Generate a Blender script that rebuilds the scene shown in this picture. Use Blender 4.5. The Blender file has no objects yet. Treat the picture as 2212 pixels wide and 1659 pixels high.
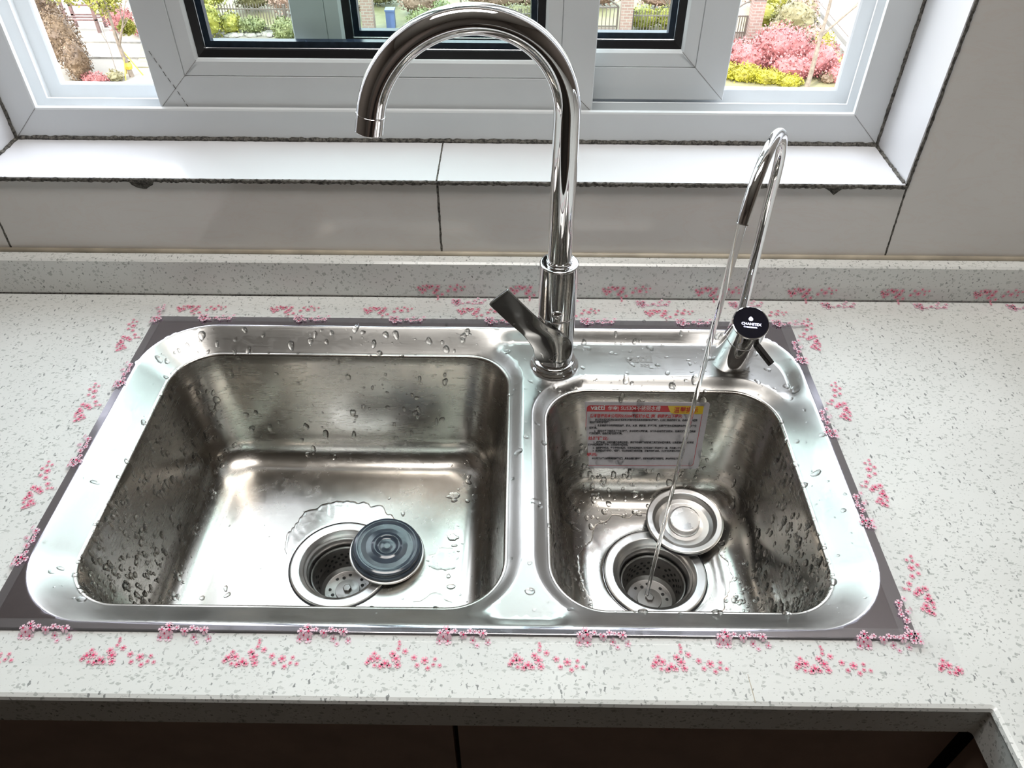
import bpy, bmesh, math, random
from mathutils import Vector, Matrix, Euler, noise
from mathutils.geometry import delaunay_2d_cdt
PI = math.pi
sc = bpy.context.scene
col = sc.collection

# ------------------------------------------------------------------ camera
cam_d = bpy.data.cameras.new('camera'); cam = bpy.data.objects.new('camera', cam_d); col.objects.link(cam)
cam_d.sensor_width = 36.0; cam_d.sensor_fit = 'HORIZONTAL'; cam_d.lens = 1697.0/2212.0*36.0
cam_d.clip_start = 0.02; cam_d.clip_end = 300
R = Matrix(((0.9999330, -0.0101347, 0.0055851), (0.0109549, 0.6735918, -0.7390224), (0.0037277, 0.7390341, 0.6736577)))
cam.matrix_world = Matrix.Translation((0, 0, 0.6)) @ R.to_4x4()
sc.camera = cam

# ------------------------------------------------------------------ world, sun, exposure
sc.view_settings.view_transform = 'Standard'; sc.view_settings.look = 'None'
sc.view_settings.exposure = 0.52; sc.view_settings.gamma = 1.0; sc.view_settings.use_curve_mapping = False
SKY = 6.2
w = bpy.data.worlds.new('world'); sc.world = w; w.use_nodes = True
nt = w.node_tree; nt.nodes.clear()
wo = nt.nodes.new('ShaderNodeOutputWorld'); wb = nt.nodes.new('ShaderNodeBackground')
tc = nt.nodes.new('ShaderNodeTexCoord'); sx = nt.nodes.new('ShaderNodeSeparateXYZ'); cr = nt.nodes.new('ShaderNodeValToRGB')
nt.links.new(tc.outputs['Generated'], sx.inputs[0]); nt.links.new(sx.outputs['Z'], cr.inputs['Fac'])
cr.color_ramp.elements[0].position = 0.0; cr.color_ramp.elements[0].color = (0.97, 0.98, 1.0, 1)
cr.color_ramp.elements[1].position = 0.7; cr.color_ramp.elements[1].color = (0.84, 0.91, 1.0, 1)
nt.links.new(cr.outputs['Color'], wb.inputs['Color']); wb.inputs['Strength'].default_value = SKY
nt.links.new(wb.outputs[0], wo.inputs['Surface'])
sun_d = bpy.data.lights.new('sun', 'SUN'); sun_d.energy = 5.0; sun_d.angle = 0.01; sun_d.color = (1.0, 0.95, 0.86)
sun = bpy.data.objects.new('sun', sun_d); col.objects.link(sun)
sun.rotation_euler = Vector((0.55, 0.62, -0.95)).to_track_quat('-Z', 'Y').to_euler()
# fill light added above the sink, out of frame, to brighten the tiles
lamp_d = bpy.data.lights.new('added_fill_light', 'AREA'); lamp_d.shape = 'RECTANGLE'; lamp_d.size = 1.0; lamp_d.size_y = 0.30
lamp_d.energy = 11.0; lamp_d.color = (1.0, 0.965, 0.92)
lamp = bpy.data.objects.new('added_fill_light', lamp_d); col.objects.link(lamp); lamp.location = (0.1, 0.47, 1.505)
# window portal (only guides sampling of the sky through the window)
po_d = bpy.data.lights.new('window_portal', 'AREA'); po_d.shape = 'RECTANGLE'; po_d.size = 1.15; po_d.size_y = 0.95
po_d.cycles.is_portal = True
po = bpy.data.objects.new('window_portal', po_d); col.objects.link(po); po.location = (-0.09, 1.075, 0.62)
po.rotation_euler = (-PI/2, 0, 0)
try:
    sc.cycles.use_denoising = True
    sc.cycles.max_bounces = 10; sc.cycles.diffuse_bounces = 4; sc.cycles.glossy_bounces = 5
    sc.cycles.transmission_bounces = 7; sc.cycles.transparent_max_bounces = 12
    sc.cycles.sample_clamp_indirect = 6.0; sc.cycles.blur_glossy = 0.3
except Exception:
    pass

# ------------------------------------------------------------------ node helpers / materials
def lin(h):
    h = h.lstrip('#'); c = [int(h[i:i+2], 16)/255 for i in (0, 2, 4)]
    return tuple((x/12.92 if x <= 0.04045 else ((x+0.055)/1.055)**2.4) for x in c) + (1,)
class NT:
    def __init__(s, name):
        s.m = bpy.data.materials.new(name); s.m.use_nodes = True; s.t = s.m.node_tree; s.n = s.t.nodes
        s.p = s.n['Principled BSDF']; s.o = s.n['Material Output']
    def add(s, kind, **kw):
        n = s.n.new(kind)
        for k, v in kw.items():
            if k in n.inputs and not hasattr(n, k): n.inputs[k].default_value = v
            else: setattr(n, k, v)
        return n
    def L(s, a, b): s.t.links.new(a, b)
    def coords(s, scale=(1, 1, 1), rot=(0, 0, 0), kind='Object'):
        t = s.add('ShaderNodeTexCoord'); m = s.add('ShaderNodeMapping')
        m.inputs['Scale'].default_value = scale; m.inputs['Rotation'].default_value = rot
        s.L(t.outputs[kind], m.inputs['Vector']); return m.outputs[0]
    def noise(s, vec, scale, detail=3, rough=0.5, dist=0.0):
        n = s.add('ShaderNodeTexNoise'); n.inputs['Scale'].default_value = scale; n.inputs['Detail'].default_value = detail
        n.inputs['Roughness'].default_value = rough; n.inputs['Distortion'].default_value = dist
        if vec: s.L(vec, n.inputs['Vector'])
        return n
    def math(s, op, a, b=None, c=None):
        n = s.add('ShaderNodeMath', operation=op)
        for i, v in enumerate((a, b, c)):
            if v is None: continue
            if isinstance(v, (int, float)): n.inputs[i].default_value = v
            else: s.L(v, n.inputs[i])
        return n.outputs[0]
    def front(s, fac, k):      # reflect on the outer side of a thin sheet only
        g = s.add('ShaderNodeNewGeometry'); return s.math('MULTIPLY', s.math('MULTIPLY', fac, k), s.math('SUBTRACT', 1.0, g.outputs['Backfacing']))
    def ramp(s, fac, pts):
        r = s.add('ShaderNodeValToRGB'); e = r.color_ramp.elements
        while len(e) < len(pts): e.new(0.5)
        for k, (p, c) in zip(e, pts):
            k.position = p; k.color = c if len(c) == 4 else tuple(c)+(1,)
        s.L(fac, r.inputs['Fac']); return r.outputs['Color']
    def mix(s, fac, a, b, blend='MIX'):
        n = s.add('ShaderNodeMix', data_type='RGBA', blend_type=blend)
        for sock, v in ((n.inputs[0], fac), (n.inputs[6], a), (n.inputs[7], b)):
            if isinstance(v, (int, float)): sock.default_value = v
            elif isinstance(v, tuple): sock.default_value = v
            else: s.L(v, sock)
        return n.outputs[2]
    def bump(s, h, strength, dist=0.001, sock=None):
        b = s.add('ShaderNodeBump'); b.inputs['Strength'].default_value = strength; b.inputs['Distance'].default_value = dist
        s.L(h, b.inputs['Height']); s.L(b.outputs[0], (sock or s.p.inputs['Normal'])); return b
def plain(name, colr, rough=0.5, metal=0.0, var=0.06, scale=30, **kw):
    t = NT(name); c = lin(colr) if isinstance(colr, str) else tuple(colr)+(1,)
    n = t.noise(t.coords(), scale, 3)
    d = tuple(x*(1-var) for x in c[:3])+(1,); l = tuple(min(1, x*(1+var)) for x in c[:3])+(1,)
    t.L(t.ramp(n.outputs['Fac'], [(0.3, d), (0.7, l)]), t.p.inputs['Base Color'])
    t.p.inputs['Roughness'].default_value = rough; t.p.inputs['Metallic'].default_value = metal
    for k, v in kw.items(): t.p.inputs[k].default_value = v
    return t.m

def mat_quartz():
    t = NT('quartz'); base = t.coords()
    wn = t.noise(base, 260, 2); 
    sub = t.add('ShaderNodeVectorMath', operation='SUBTRACT'); t.L(wn.outputs['Color'], sub.inputs[0]); sub.inputs[1].default_value = (0.5, 0.5, 0.5)
    sca = t.add('ShaderNodeVectorMath', operation='SCALE'); t.L(sub.outputs[0], sca.inputs[0]); sca.inputs['Scale'].default_value = 0.0035
    cn = t.noise(base, 9, 2)
    c = t.ramp(cn.outputs['Fac'], [(0.3, (0.70, 0.71, 0.69)), (0.7, (0.76, 0.77, 0.75))])
    for i, (sc_, rot, an, thr, dk, metric) in enumerate((
            (190, (0.3, 0.2, 0.6), (1, 2.2, 1.5), 0.42, (0.36, 0.38, 0.36), 'MANHATTAN'), (220, (0.9, 0.1, -0.7), (2.2, 1, 1.5), 0.30, (0.16, 0.17, 0.17), 'CHEBYCHEV'),
            (420, (0.1, 0.5, 1.2), (1, 2.2, 1), 0.50, (0.34, 0.36, 0.34), 'MANHATTAN'), (270, (0.4, 0.3, 2.1), (1, 1.8, 1), 0.40, (0.42, 0.44, 0.42), 'CHEBYCHEV'))):
        add = t.add('ShaderNodeVectorMath', operation='ADD'); t.L(base, add.inputs[0]); t.L(sca.outputs[0], add.inputs[1])
        mp = t.add('ShaderNodeMapping'); mp.inputs['Rotation'].default_value = rot; mp.inputs['Scale'].default_value = an
        mp.inputs['Location'].default_value = (i*3.1, i*1.7, 0.4); t.L(add.outputs[0], mp.inputs['Vector'])
        v = t.add('ShaderNodeTexVoronoi', distance=metric); v.inputs['Scale'].default_value = sc_/1.5; t.L(mp.outputs[0], v.inputs['Vector'])
        sp = t.add('ShaderNodeSeparateColor'); t.L(v.outputs['Color'], sp.inputs[0])
        lim = t.math('MULTIPLY', t.math('SUBTRACT', sp.outputs[0], 0.35), thr*1.5)
        m = t.math('LESS_THAN', v.outputs['Distance'], lim)
        m2 = t.math('MULTIPLY', m, t.math('MULTIPLY_ADD', sp.outputs[1], 0.6, 0.25))
        c = t.mix(m2, c, dk+(1,))
    t.L(c, t.p.inputs['Base Color']); t.p.inputs['Roughness'].default_value = 0.22
    t.p.inputs['Specular IOR Level'].default_value = 0.45
    return t.m

def mat_steel(name, base=(0.60, 0.585, 0.56), rough=0.27, brush=(14, 900, 900), bumpk=0.10, blotch=0.35, rot=(0, 0, 0)):
    t = NT(name); t.p.inputs['Metallic'].default_value = 1
    b = t.noise(t.coords(brush, rot), 1.0, 3, 0.6)
    bl = t.noise(t.coords((1, 1, 1)), 16, 5, 0.6, 0.6)
    bl2 = t.noise(t.coords((1.0, 1.0, 3.0)), 55, 4, 0.6, 0.8)
    stain = t.ramp(t.math('MULTIPLY', bl.outputs['Fac'], bl2.outputs['Fac']), [(0.235, (0, 0, 0)), (0.262, (1, 1, 1))])
    c0 = tuple(base)+(1,); c1 = tuple(x*0.86 for x in base)+(1,)
    t.L(t.mix(t.math('MULTIPLY', stain, blotch), c0, c1), t.p.inputs['Base Color'])
    r = t.math('MULTIPLY_ADD', b.outputs['Fac'], 0.12, rough-0.06)
    r = t.math('ADD', r, t.math('MULTIPLY', stain, 0.10*blotch/0.35))
    t.L(r, t.p.inputs['Roughness'])
    t.bump(b.outputs['Fac'], bumpk, 0.0004)
    return t.m

def mat_glass(name, tint=(0.93, 0.98, 0.96), refl=1.0):
    t = NT(name); t.n.remove(t.p)
    tr = t.add('ShaderNodeBsdfTransparent'); tr.inputs[0].default_value = tuple(tint)+(1,)
    gl = t.add('ShaderNodeBsdfGlossy'); gl.inputs['Roughness'].default_value = 0.01
    fr = t.add('ShaderNodeFresnel'); fr.inputs['IOR'].default_value = 1.45
    mx = t.add('ShaderNodeMixShader'); t.L(t.front(fr.outputs[0], refl), mx.inputs[0]); t.L(tr.outputs[0], mx.inputs[1]); t.L(gl.outputs[0], mx.inputs[2])
    t.L(mx.outputs[0], t.o.inputs['Surface']); return t.m

def mat_film(name, tint=(1.0, 1.0, 1.0), cloud=0.10):
    # thin clear plastic tape: mostly transparent, glossy on top, a little milky
    t = NT(name); t.n.remove(t.p)
    tr = t.add('ShaderNodeBsdfTransparent'); tr.inputs[0].default_value = tuple(tint)+(1,)
    gl = t.add('ShaderNodeBsdfGlossy'); gl.inputs['Roughness'].default_value = 0.08
    df = t.add('ShaderNodeBsdfDiffuse'); df.inputs[0].default_value = (0.86, 0.87, 0.88, 1)
    fr = t.add('ShaderNodeFresnel'); fr.inputs['IOR'].default_value = 1.45
    n = t.noise(t.coords((1, 1, 1)), 60, 3)
    bp_ = t.add('ShaderNodeBump'); bp_.inputs['Strength'].default_value = 0.25; bp_.inputs['Distance'].default_value = 0.002
    t.L(n.outputs['Fac'], bp_.inputs['Height']); t.L(bp_.outputs[0], gl.inputs['Normal'])
    m1 = t.add('ShaderNodeMixShader'); m1.inputs[0].default_value = cloud; t.L(tr.outputs[0], m1.inputs[1]); t.L(df.outputs[0], m1.inputs[2])
    m2 = t.add('ShaderNodeMixShader'); t.L(t.front(fr.outputs[0], 0.5), m2.inputs[0]); t.L(m1.outputs[0], m2.inputs[1]); t.L(gl.outputs[0], m2.inputs[2])
    t.L(m2.outputs[0], t.o.inputs['Surface']); return t.m

def mat_tile():
    t = NT('glazed_tile'); n = t.noise(t.coords(), 4, 4, 0.6, 0.4); n2 = t.noise(t.coords((1, 1, 3)), 7, 5, 0.6, 2.5)
    c = t.ramp(n.outputs['Fac'], [(0.3, (0.64, 0.615, 0.59)), (0.7, (0.70, 0.68, 0.66))])
    vein = t.ramp(n2.outputs['Fac'], [(0.47, (0, 0, 0)), (0.5, (1, 1, 1)), (0.53, (0, 0, 0))])
    c = t.mix(t.math('MULTIPLY', vein, 0.10), c, (0.62, 0.44, 0.36, 1))
    t.L(c, t.p.inputs['Base Color']); t.p.inputs['Roughness'].default_value = 0.10
    t.bump(t.noise(t.coords(), 9, 2).outputs['Fac'], 0.15, 0.004)
    return t.m

def mat_mortar():
    t = NT('dirty_mortar'); n = t.noise(t.coords(), 260, 4, 0.7)
    t.L(t.ramp(n.outputs['Fac'], [(0.38, (0.018, 0.016, 0.014)), (0.62, (0.16, 0.15, 0.13))]), t.p.inputs['Base Color'])
    t.p.inputs['Roughness'].default_value = 0.75; t.bump(n.outputs['Fac'], 0.8, 0.002); return t.m

def mat_foliage(name, a, b, rough=0.6):
    t = NT(name); n = t.noise(t.coords(), 2.5, 4, 0.6)
    t.L(t.ramp(n.outputs['Fac'], [(0.35, tuple(a)), (0.65, tuple(b))]), t.p.inputs['Base Color'])
    t.p.inputs['Roughness'].default_value = rough; return t.m

def mat_water(name='water'):
    t = NT(name); t.p.inputs['Transmission Weight'].default_value = 1; t.p.inputs['IOR'].default_value = 1.33
    t.p.inputs['Roughness'].default_value = 0.0; t.p.inputs['Base Color'].default_value = (0.99, 0.995, 1, 1); return t.m

def emis(name, c, s):
    t = NT(name); t.p.inputs['Base Color'].default_value = tuple(c)+(1,); t.p.inputs['Emission Color'].default_value = tuple(c)+(1,)
    t.p.inputs['Emission Strength'].default_value = s; return t.m

M = {}
M['quartz'] = mat_quartz()
M['deck'] = mat_steel('brushed_steel', base=(0.50, 0.49, 0.475), rough=0.31, bumpk=0.05, blotch=0.12)
M['rim'] = mat_steel('rim_steel', base=(0.47, 0.45, 0.50), rough=0.12, bumpk=0.03, blotch=0.15)
M['bowl'] = mat_steel('bowl_steel', base=(0.51, 0.485, 0.45), rough=0.22, brush=(60, 60, 700), bumpk=0.008, blotch=0.16)
M['flange'] = mat_steel('drain_steel', base=(0.62, 0.61, 0.60), rough=0.30, brush=(60, 60, 60), bumpk=0.05)
M['basket'] = mat_steel('basket_steel', base=(0.30, 0.29, 0.28), rough=0.34, brush=(60, 60, 60), bumpk=0.05)
M['knob'] = mat_steel('knob_steel', base=(0.72, 0.71, 0.70), rough=0.25, brush=(60, 60, 60), bumpk=0.05)
M['chrome'] = plain('chrome', (0.80, 0.80, 0.81), 0.03, 1.0, 0.01)
M['dark_chrome'] = plain('dark_chrome', (0.16, 0.16, 0.17), 0.08, 1.0, 0.02)
M['lever'] = plain('lever_metal', (0.42, 0.43, 0.43), 0.10, 1.0, 0.02)
M['hole'] = plain('hole_black', (0.008, 0.008, 0.008), 0.6)
M['black_rubber'] = plain('black_rubber', (0.018, 0.019, 0.025), 0.35)
M['slate_rubber'] = plain('slate_rubber', (0.045, 0.058, 0.078), 0.12, 0, 0.2, 60)
M['tile'] = mat_tile()
M['sill'] = plain('sill_tile', (0.64, 0.64, 0.66), 0.24, 0, 0.02, 8)
M['mortar'] = mat_mortar()
M['frame'] = plain('white_frame', (0.60, 0.62, 0.63), 0.28, 0, 0.02, 12)
M['gasket'] = plain('gasket_black', (0.010, 0.010, 0.011), 0.35)
M['spacer'] = plain('spacer_blue', (0.02, 0.028, 0.05), 0.2, 0, 0.3, 150)
M['silver'] = plain('silver_strip', (0.6, 0.62, 0.65), 0.25, 1.0)
M['glass'] = mat_glass('window_glass', (0.88, 0.93, 0.91), 0.8)
M['tape'] = mat_film('clear_tape', cloud=0.05)
M['petal'] = plain('petal_pale', (0.80, 0.56, 0.65), 0.35, 0, 0.15, 400)
M['petal2'] = plain('petal_pink', (0.82, 0.42, 0.50), 0.35, 0, 0.2, 400)
M['bloom'] = plain('blossom_centre', (0.72, 0.035, 0.14), 0.35, 0, 0.2, 300)
M['twig'] = plain('twig_print', (0.25, 0.14, 0.10), 0.5)
M['caulk'] = plain('stained_caulk', (0.42, 0.37, 0.29), 0.4, 0, 0.25, 25)
M['cab'] = plain('cabinet_brown', (0.30, 0.215, 0.175), 0.45, 0, 0.12, 20)
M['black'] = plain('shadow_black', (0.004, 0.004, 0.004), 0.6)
M['wallpaint'] = plain('room_wall', (0.20, 0.165, 0.14), 0.5)
M['ceil'] = plain('ceiling_paint', (0.50, 0.46, 0.42), 0.8)
M['floor'] = plain('floor_tile', (0.05, 0.042, 0.036), 0.3)
M['water'] = mat_water()
M['paper'] = plain('sticker_paper', (0.50, 0.48, 0.51), 0.3, 0, 0.04, 200)
M['red'] = plain('sticker_red', (0.50, 0.012, 0.022), 0.3)
M['yellow'] = plain('sticker_yellow', (0.68, 0.47, 0.02), 0.3)
M['ink'] = plain('sticker_ink', (0.02, 0.02, 0.025), 0.5)
M['whiteink'] = plain('white_ink', (0.8, 0.78, 0.78), 0.4)
M['etch'] = plain('etched_mark', (0.30, 0.29, 0.28), 0.5, 0.6)
M['screen'] = plain('display_black', (0.006, 0.006, 0.012), 0.02, 0, 0.0, 10)
M['glow'] = emis('display_glow', (0.72, 0.72, 1.0), 1.6)
M['milky'] = mat_film('milky_tape', cloud=0.5)

GREENS = {'azalea': ((0.17, 0.045, 0.042), (0.24, 0.085, 0.08)), 'forsythia': ((0.14, 0.12, 0.002), (0.22, 0.20, 0.004)), 'lime_leaf': ((0.10, 0.105, 0.010), (0.19, 0.18, 0.02)),
          'olive_leaf': ((0.085, 0.075, 0.03), (0.15, 0.13, 0.06)), 'green_leaf': ((0.06, 0.075, 0.02), (0.13, 0.14, 0.05)), 'russet_leaf': ((0.06, 0.035, 0.018), (0.13, 0.085, 0.045)), 'dusty_pink': ((0.16, 0.09, 0.065), (0.22, 0.145, 0.11))}
for k_, (a_, b_) in GREENS.items(): M[k_] = mat_foliage(k_, a_+(1,), b_+(1,))
M['bark'] = plain('bark', (0.12, 0.095, 0.07), 0.7, 0, 0.3, 12); M['paving'] = plain('paving', (0.150, 0.137, 0.112), 0.8, 0, 0.15, 0.6)
M['pale_paving'] = plain('pale_paving', (0.14, 0.108, 0.095), 0.8, 0, 0.08, 0.8); M['lawn'] = mat_foliage('lawn', (0.11, 0.10, 0.045, 1), (0.15, 0.135, 0.075, 1))
M['iron'] = plain('iron', (0.07, 0.055, 0.045), 0.5); M['kerb'] = plain('kerb', (0.24, 0.23, 0.21), 0.7); M['timber'] = plain('red_timber', (0.10, 0.055, 0.05), 0.6, 0, 0.3, 8)
M['stone'] = plain('stone', (0.17, 0.16, 0.14), 0.8, 0, 0.3, 5); M['blue'] = plain('blue_bin', (0.06, 0.085, 0.19), 0.4); M['tie'] = plain('yellow_tie', (0.30, 0.22, 0.02), 0.5); M['orange'] = plain('orange', (0.30, 0.08, 0.03), 0.5)
def mat_brick():
    t = NT('brick'); b = t.add('ShaderNodeTexBrick'); b.inputs['Scale'].default_value = 1.0; b.inputs['Brick Width'].default_value = 0.24; b.inputs['Row Height'].default_value = 0.10
    b.inputs['Mortar Size'].default_value = 0.012; b.inputs['Color1'].default_value = (0.18, 0.115, 0.095, 1); b.inputs['Color2'].default_value = (0.15, 0.09, 0.075, 1); b.inputs['Mortar'].default_value = (0.19, 0.17, 0.15, 1)
    t.L(t.coords((1, 1, 1), (PI/2, 0, 0)), b.inputs['Vector']); t.L(b.outputs['Color'], t.p.inputs['Base Color']); t.p.inputs['Roughness'].default_value = 0.8; return t.m
M['brick'] = mat_brick()

# ------------------------------------------------------------------ object helpers
def tag(o, label=None, cat=None, group=None, kind=None):
    if label: o['label'] = label
    if cat: o['category'] = cat
    if group: o['group'] = group
    if kind: o['kind'] = kind
    return o
def link(name, me, parent=None):
    o = bpy.data.objects.new(name, me); col.objects.link(o)
    if parent: o.parent = parent
    return o
def empty(name, loc=(0, 0, 0), **kw):
    o = bpy.data.objects.new(name, None); col.objects.link(o); o.location = loc; o.empty_display_size = 0.05
    return tag(o, **kw)
def mesh(name, vs, fs, mats, parent=None, smooth=True, mi=None, sharp=None):
    me = bpy.data.meshes.new(name)
    if parent is not None and parent.type == 'EMPTY' and parent.location.length > 0:
        off = parent.location; vs = [(v[0]-off[0], v[1]-off[1], v[2]-off[2]) for v in vs]
    me.from_pydata([tuple(v) for v in vs], [], fs)
    for m in (mats if isinstance(mats, (list, tuple)) else [mats]): me.materials.append(M[m] if isinstance(m, str) else m)
    if mi: me.polygons.foreach_set('material_index', mi)
    me.polygons.foreach_set('use_smooth', [smooth]*len(me.polygons))
    if smooth and sharp:
        me.set_sharp_from_angle(angle=math.radians(sharp))
    me.update(); return link(name, me, parent)
class MB:
    def __init__(s): s.v = []; s.f = []; s.mi = []
    def add(s, vs, fs, k=0):
        b = len(s.v); s.v += [tuple(v) for v in vs]; s.f += [tuple(i+b for i in f) for f in fs]; s.mi += [k]*len(fs)
    def box(s, a, b, k=0):
        x0, y0, z0 = a; x1, y1, z1 = b
        s.add([(x0, y0, z0), (x1, y0, z0), (x1, y1, z0), (x0, y1, z0), (x0, y0, z1), (x1, y0, z1), (x1, y1, z1), (x0, y1, z1)],
              [(0, 3, 2, 1), (4, 5, 6, 7), (0, 1, 5, 4), (1, 2, 6, 5), (2, 3, 7, 6), (3, 0, 4, 7)], k)
    def build(s, name, mats, parent=None, smooth=False, sharp=40):
        return mesh(name, s.v, s.f, mats, parent, smooth, s.mi, sharp)
def support(prof):      # holding loops, so that long straight runs shade straight
    out = [prof[0]]
    for (r0, z0), (r1, z1) in zip(prof[:-1], prof[1:]):
        L = math.hypot(r1-r0, z1-z0)
        if L > 0.003:
            t = 0.0005/L
            out += [(r0+(r1-r0)*t, z0+(z1-z0)*t), (r1+(r0-r1)*t, z1+(z0-z1)*t)]
        out.append((r1, z1))
    return out
def lathe(prof, n=64, origin=(0, 0, 0), rot=None, closed=False):
    prof = support(prof)
    vs = []; fs = []; m = len(prof); Q = rot or Matrix.Identity(3); O = Vector(origin)
    for i in range(n):
        a = 2*PI*i/n
        for (r, z) in prof: vs.append(O + Q @ Vector((r*math.cos(a), r*math.sin(a), z)))
    for i in range(n):
        j = (i+1) % n
        for k in range(m-1 if not closed else m):
            k2 = (k+1) % m
            fs.append((i*m+k, j*m+k, j*m+k2, i*m+k2))
    return vs, fs
def frame_from(t):
    t = t.normalized(); up = Vector((0, 0, 1)) if abs(t.z) < 0.95 else Vector((0, 1, 0))
    a = t.cross(up).normalized(); return a, t.cross(a).normalized()
def tube(pts, rad, n=24, caps=True, radii2=None):
    pts = [Vector(p) for p in pts]; N = len(pts)
    rads = rad if isinstance(rad, (list, tuple)) else [rad]*N
    T = [((pts[min(i+1, N-1)]-pts[max(i-1, 0)])).normalized() for i in range(N)]
    a, b = frame_from(T[0]); vs = []; fs = []
    for i in range(N):
        if i:
            q = T[i-1].rotation_difference(T[i]); a = q @ a; b = q @ b
        for k in range(n):
            th = 2*PI*k/n; vs.append(pts[i] + (a*math.cos(th)+b*math.sin(th))*rads[i])
    for i in range(N-1):
        for k in range(n):
            k2 = (k+1) % n; fs.append((i*n+k, i*n+k2, (i+1)*n+k2, (i+1)*n+k))
    if caps:
        fs.append(tuple(range(n-1, -1, -1))); fs.append(tuple(range((N-1)*n, N*n)))
    return vs, fs
def text_geo(s, size, align='LEFT', shear=0.0, bold=0.0, spacing=1.0):
    c = bpy.data.curves.new('txt', 'FONT'); c.body = s; c.size = size; c.align_x = align; c.shear = shear; c.offset = bold
    c.space_character = spacing; c.resolution_u = 3
    o = bpy.data.objects.new('txt', c); col.objects.link(o)
    dg = bpy.context.evaluated_depsgraph_get(); me = o.evaluated_get(dg).to_mesh()
    vs = [tuple(v.co) for v in me.vertices]; fs = [tuple(p.vertices) for p in me.polygons]
    o.evaluated_get(dg).to_mesh_clear(); bpy.data.objects.remove(o); bpy.data.curves.remove(c)
    return vs, fs
def sstep(a, b, x):
    t = min(1, max(0, (x-a)/(b-a))); return t*t*(3-2*t)

# ================================================================== ROOM SHELL
WX0, WX1, WZ0, WZ1 = -0.640, 0.4535, 0.1545, 1.06     # window opening
WY = 0.845
rx0, rx1, ry0, rz0, rz1 = -1.35, 1.75, -2.1, -0.86, 1.55
def struct(o): o['kind'] = 'structure'; return o
m = MB()
m.box((rx0, WY, rz0), (rx1, 1.10, WZ0-0.0065)); m.box((rx0, WY, WZ1+0.006), (rx1, 1.10, rz1))
m.box((rx0, WY, WZ0-0.0065), (WX0-0.006, 1.10, WZ1+0.006)); m.box((WX1+0.006, WY, WZ0-0.0065), (rx1, 1.10, WZ1+0.006))
struct(m.build('wall_back', 'tile'))
for nm, a, b, mt in (('wall_left', (rx0-0.1, ry0-.1, rz0), (rx0, 1.10, rz1), 'wallpaint'), ('wall_right', (rx1, ry0-.1, rz0), (rx1+0.1, 1.10, rz1), 'wallpaint'),
                     ('floor', (rx0-.1, ry0-.1, rz0-0.1), (rx1+.1, 1.10, rz0), 'floor'), ('ceiling', (rx0-.1, ry0-.1, rz1), (rx1+.1, 1.10, rz1+0.1), 'ceil')):
    m = MB(); m.box(a, b); struct(m.build(nm, mt))
m = MB()   # wall behind the camera with an open dark doorway
m.box((rx0, ry0-.1, rz0), (-0.5, ry0, rz1)); m.box((0.4, ry0-.1, rz0), (rx1, ry0, rz1)); m.box((-0.5, ry0-.1, 1.2), (0.4, ry0, rz1))
struct(m.build('wall_front', 'wallpaint'))
m = MB(); m.box((-0.5, ry0-.09, rz0), (0.4, ry0-.05, 1.2)); struct(m.build('door_1', 'cab'))
# housing made up for the added fill light, out of view
m = MB(); m.box((-0.45, 0.34, 1.515), (0.65, 0.60, 1.55)); lb = m.build('fill_light_housing', 'ceil')
tag(lb, 'flat white rectangular housing of an added, unseen fill light above the sink', 'lamp')

# ------------------------------------------------ tile joints (grout) of the wall below the window
def ragged_strip(p0, p1, width, depth, nrm, seed, seg=0.004, jit=0.28, wv=None):
    """thin strip of rough mortar from p0 to p1; width measured along wv, sticking out along nrm"""
    rnd = random.Random(seed); p0 = Vector(p0); p1 = Vector(p1); d = p1-p0; n = max(2, int(d.length/seg)); nrm = Vector(nrm); wv = Vector(wv)
    vs = []; fs = []
    for i in range(n+1):
        c = p0+d*(i/n); a = width*(0.5+jit*(rnd.random()-0.5)); b = width*(0.5+jit*(rnd.random()-0.5)); h = depth*(1+0.5*(rnd.random()-0.5))
        vs += [c-wv*a, c-wv*a*0.6+nrm*h, c+wv*b*0.6+nrm*h, c+wv*b]
    for i in range(n):
        for k in range(3): fs.append((i*4+k, i*4+k+1, (i+1)*4+k+1, (i+1)*4+k))
    fs.append((0, 1, 2, 3)); fs.append((n*4+3, n*4+2, n*4+1, n*4))
    return vs, fs
trim_n = [0]
def trim(vs, fs, mat, smooth=False):
    trim_n[0] += 1
    return struct(mesh('trim_%d' % trim_n[0], vs, fs, mat, None, smooth))
trim(*ragged_strip((-0.0960, WY, 0.052), (-0.0960, WY, 0.150), 0.0026, 0.0006, (0, -1, 0), 1, wv=(1, 0, 0)), 'mortar')
trim(*ragged_strip((-0.6420, WY, 0.052), (-0.6400, WY, 0.110), 0.0026, 0.0006, (0, -1, 0), 2, wv=(1, 0, 0)), 'mortar')
trim(*ragged_strip((0.4625, WY, 0.050), (0.4575, WY, 0.150), 0.0022, 0.0006, (0, -1, 0), 3, wv=(1, 0, 0)), 'mortar')
trim(*ragged_strip((0.4570, WY-0.0012, 0.150), (0.4555, WY-0.0012, WZ1), 0.0036, 0.0010, (0, -1, 0), 4, wv=(1, 0, 0)), 'mortar')
trim(*ragged_strip((-0.6430, WY-0.0012, 0.150), (-0.6430, WY-0.0012, WZ1), 0.0030, 0.0010, (0, -1, 0), 5, wv=(1, 0, 0)), 'mortar')
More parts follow.
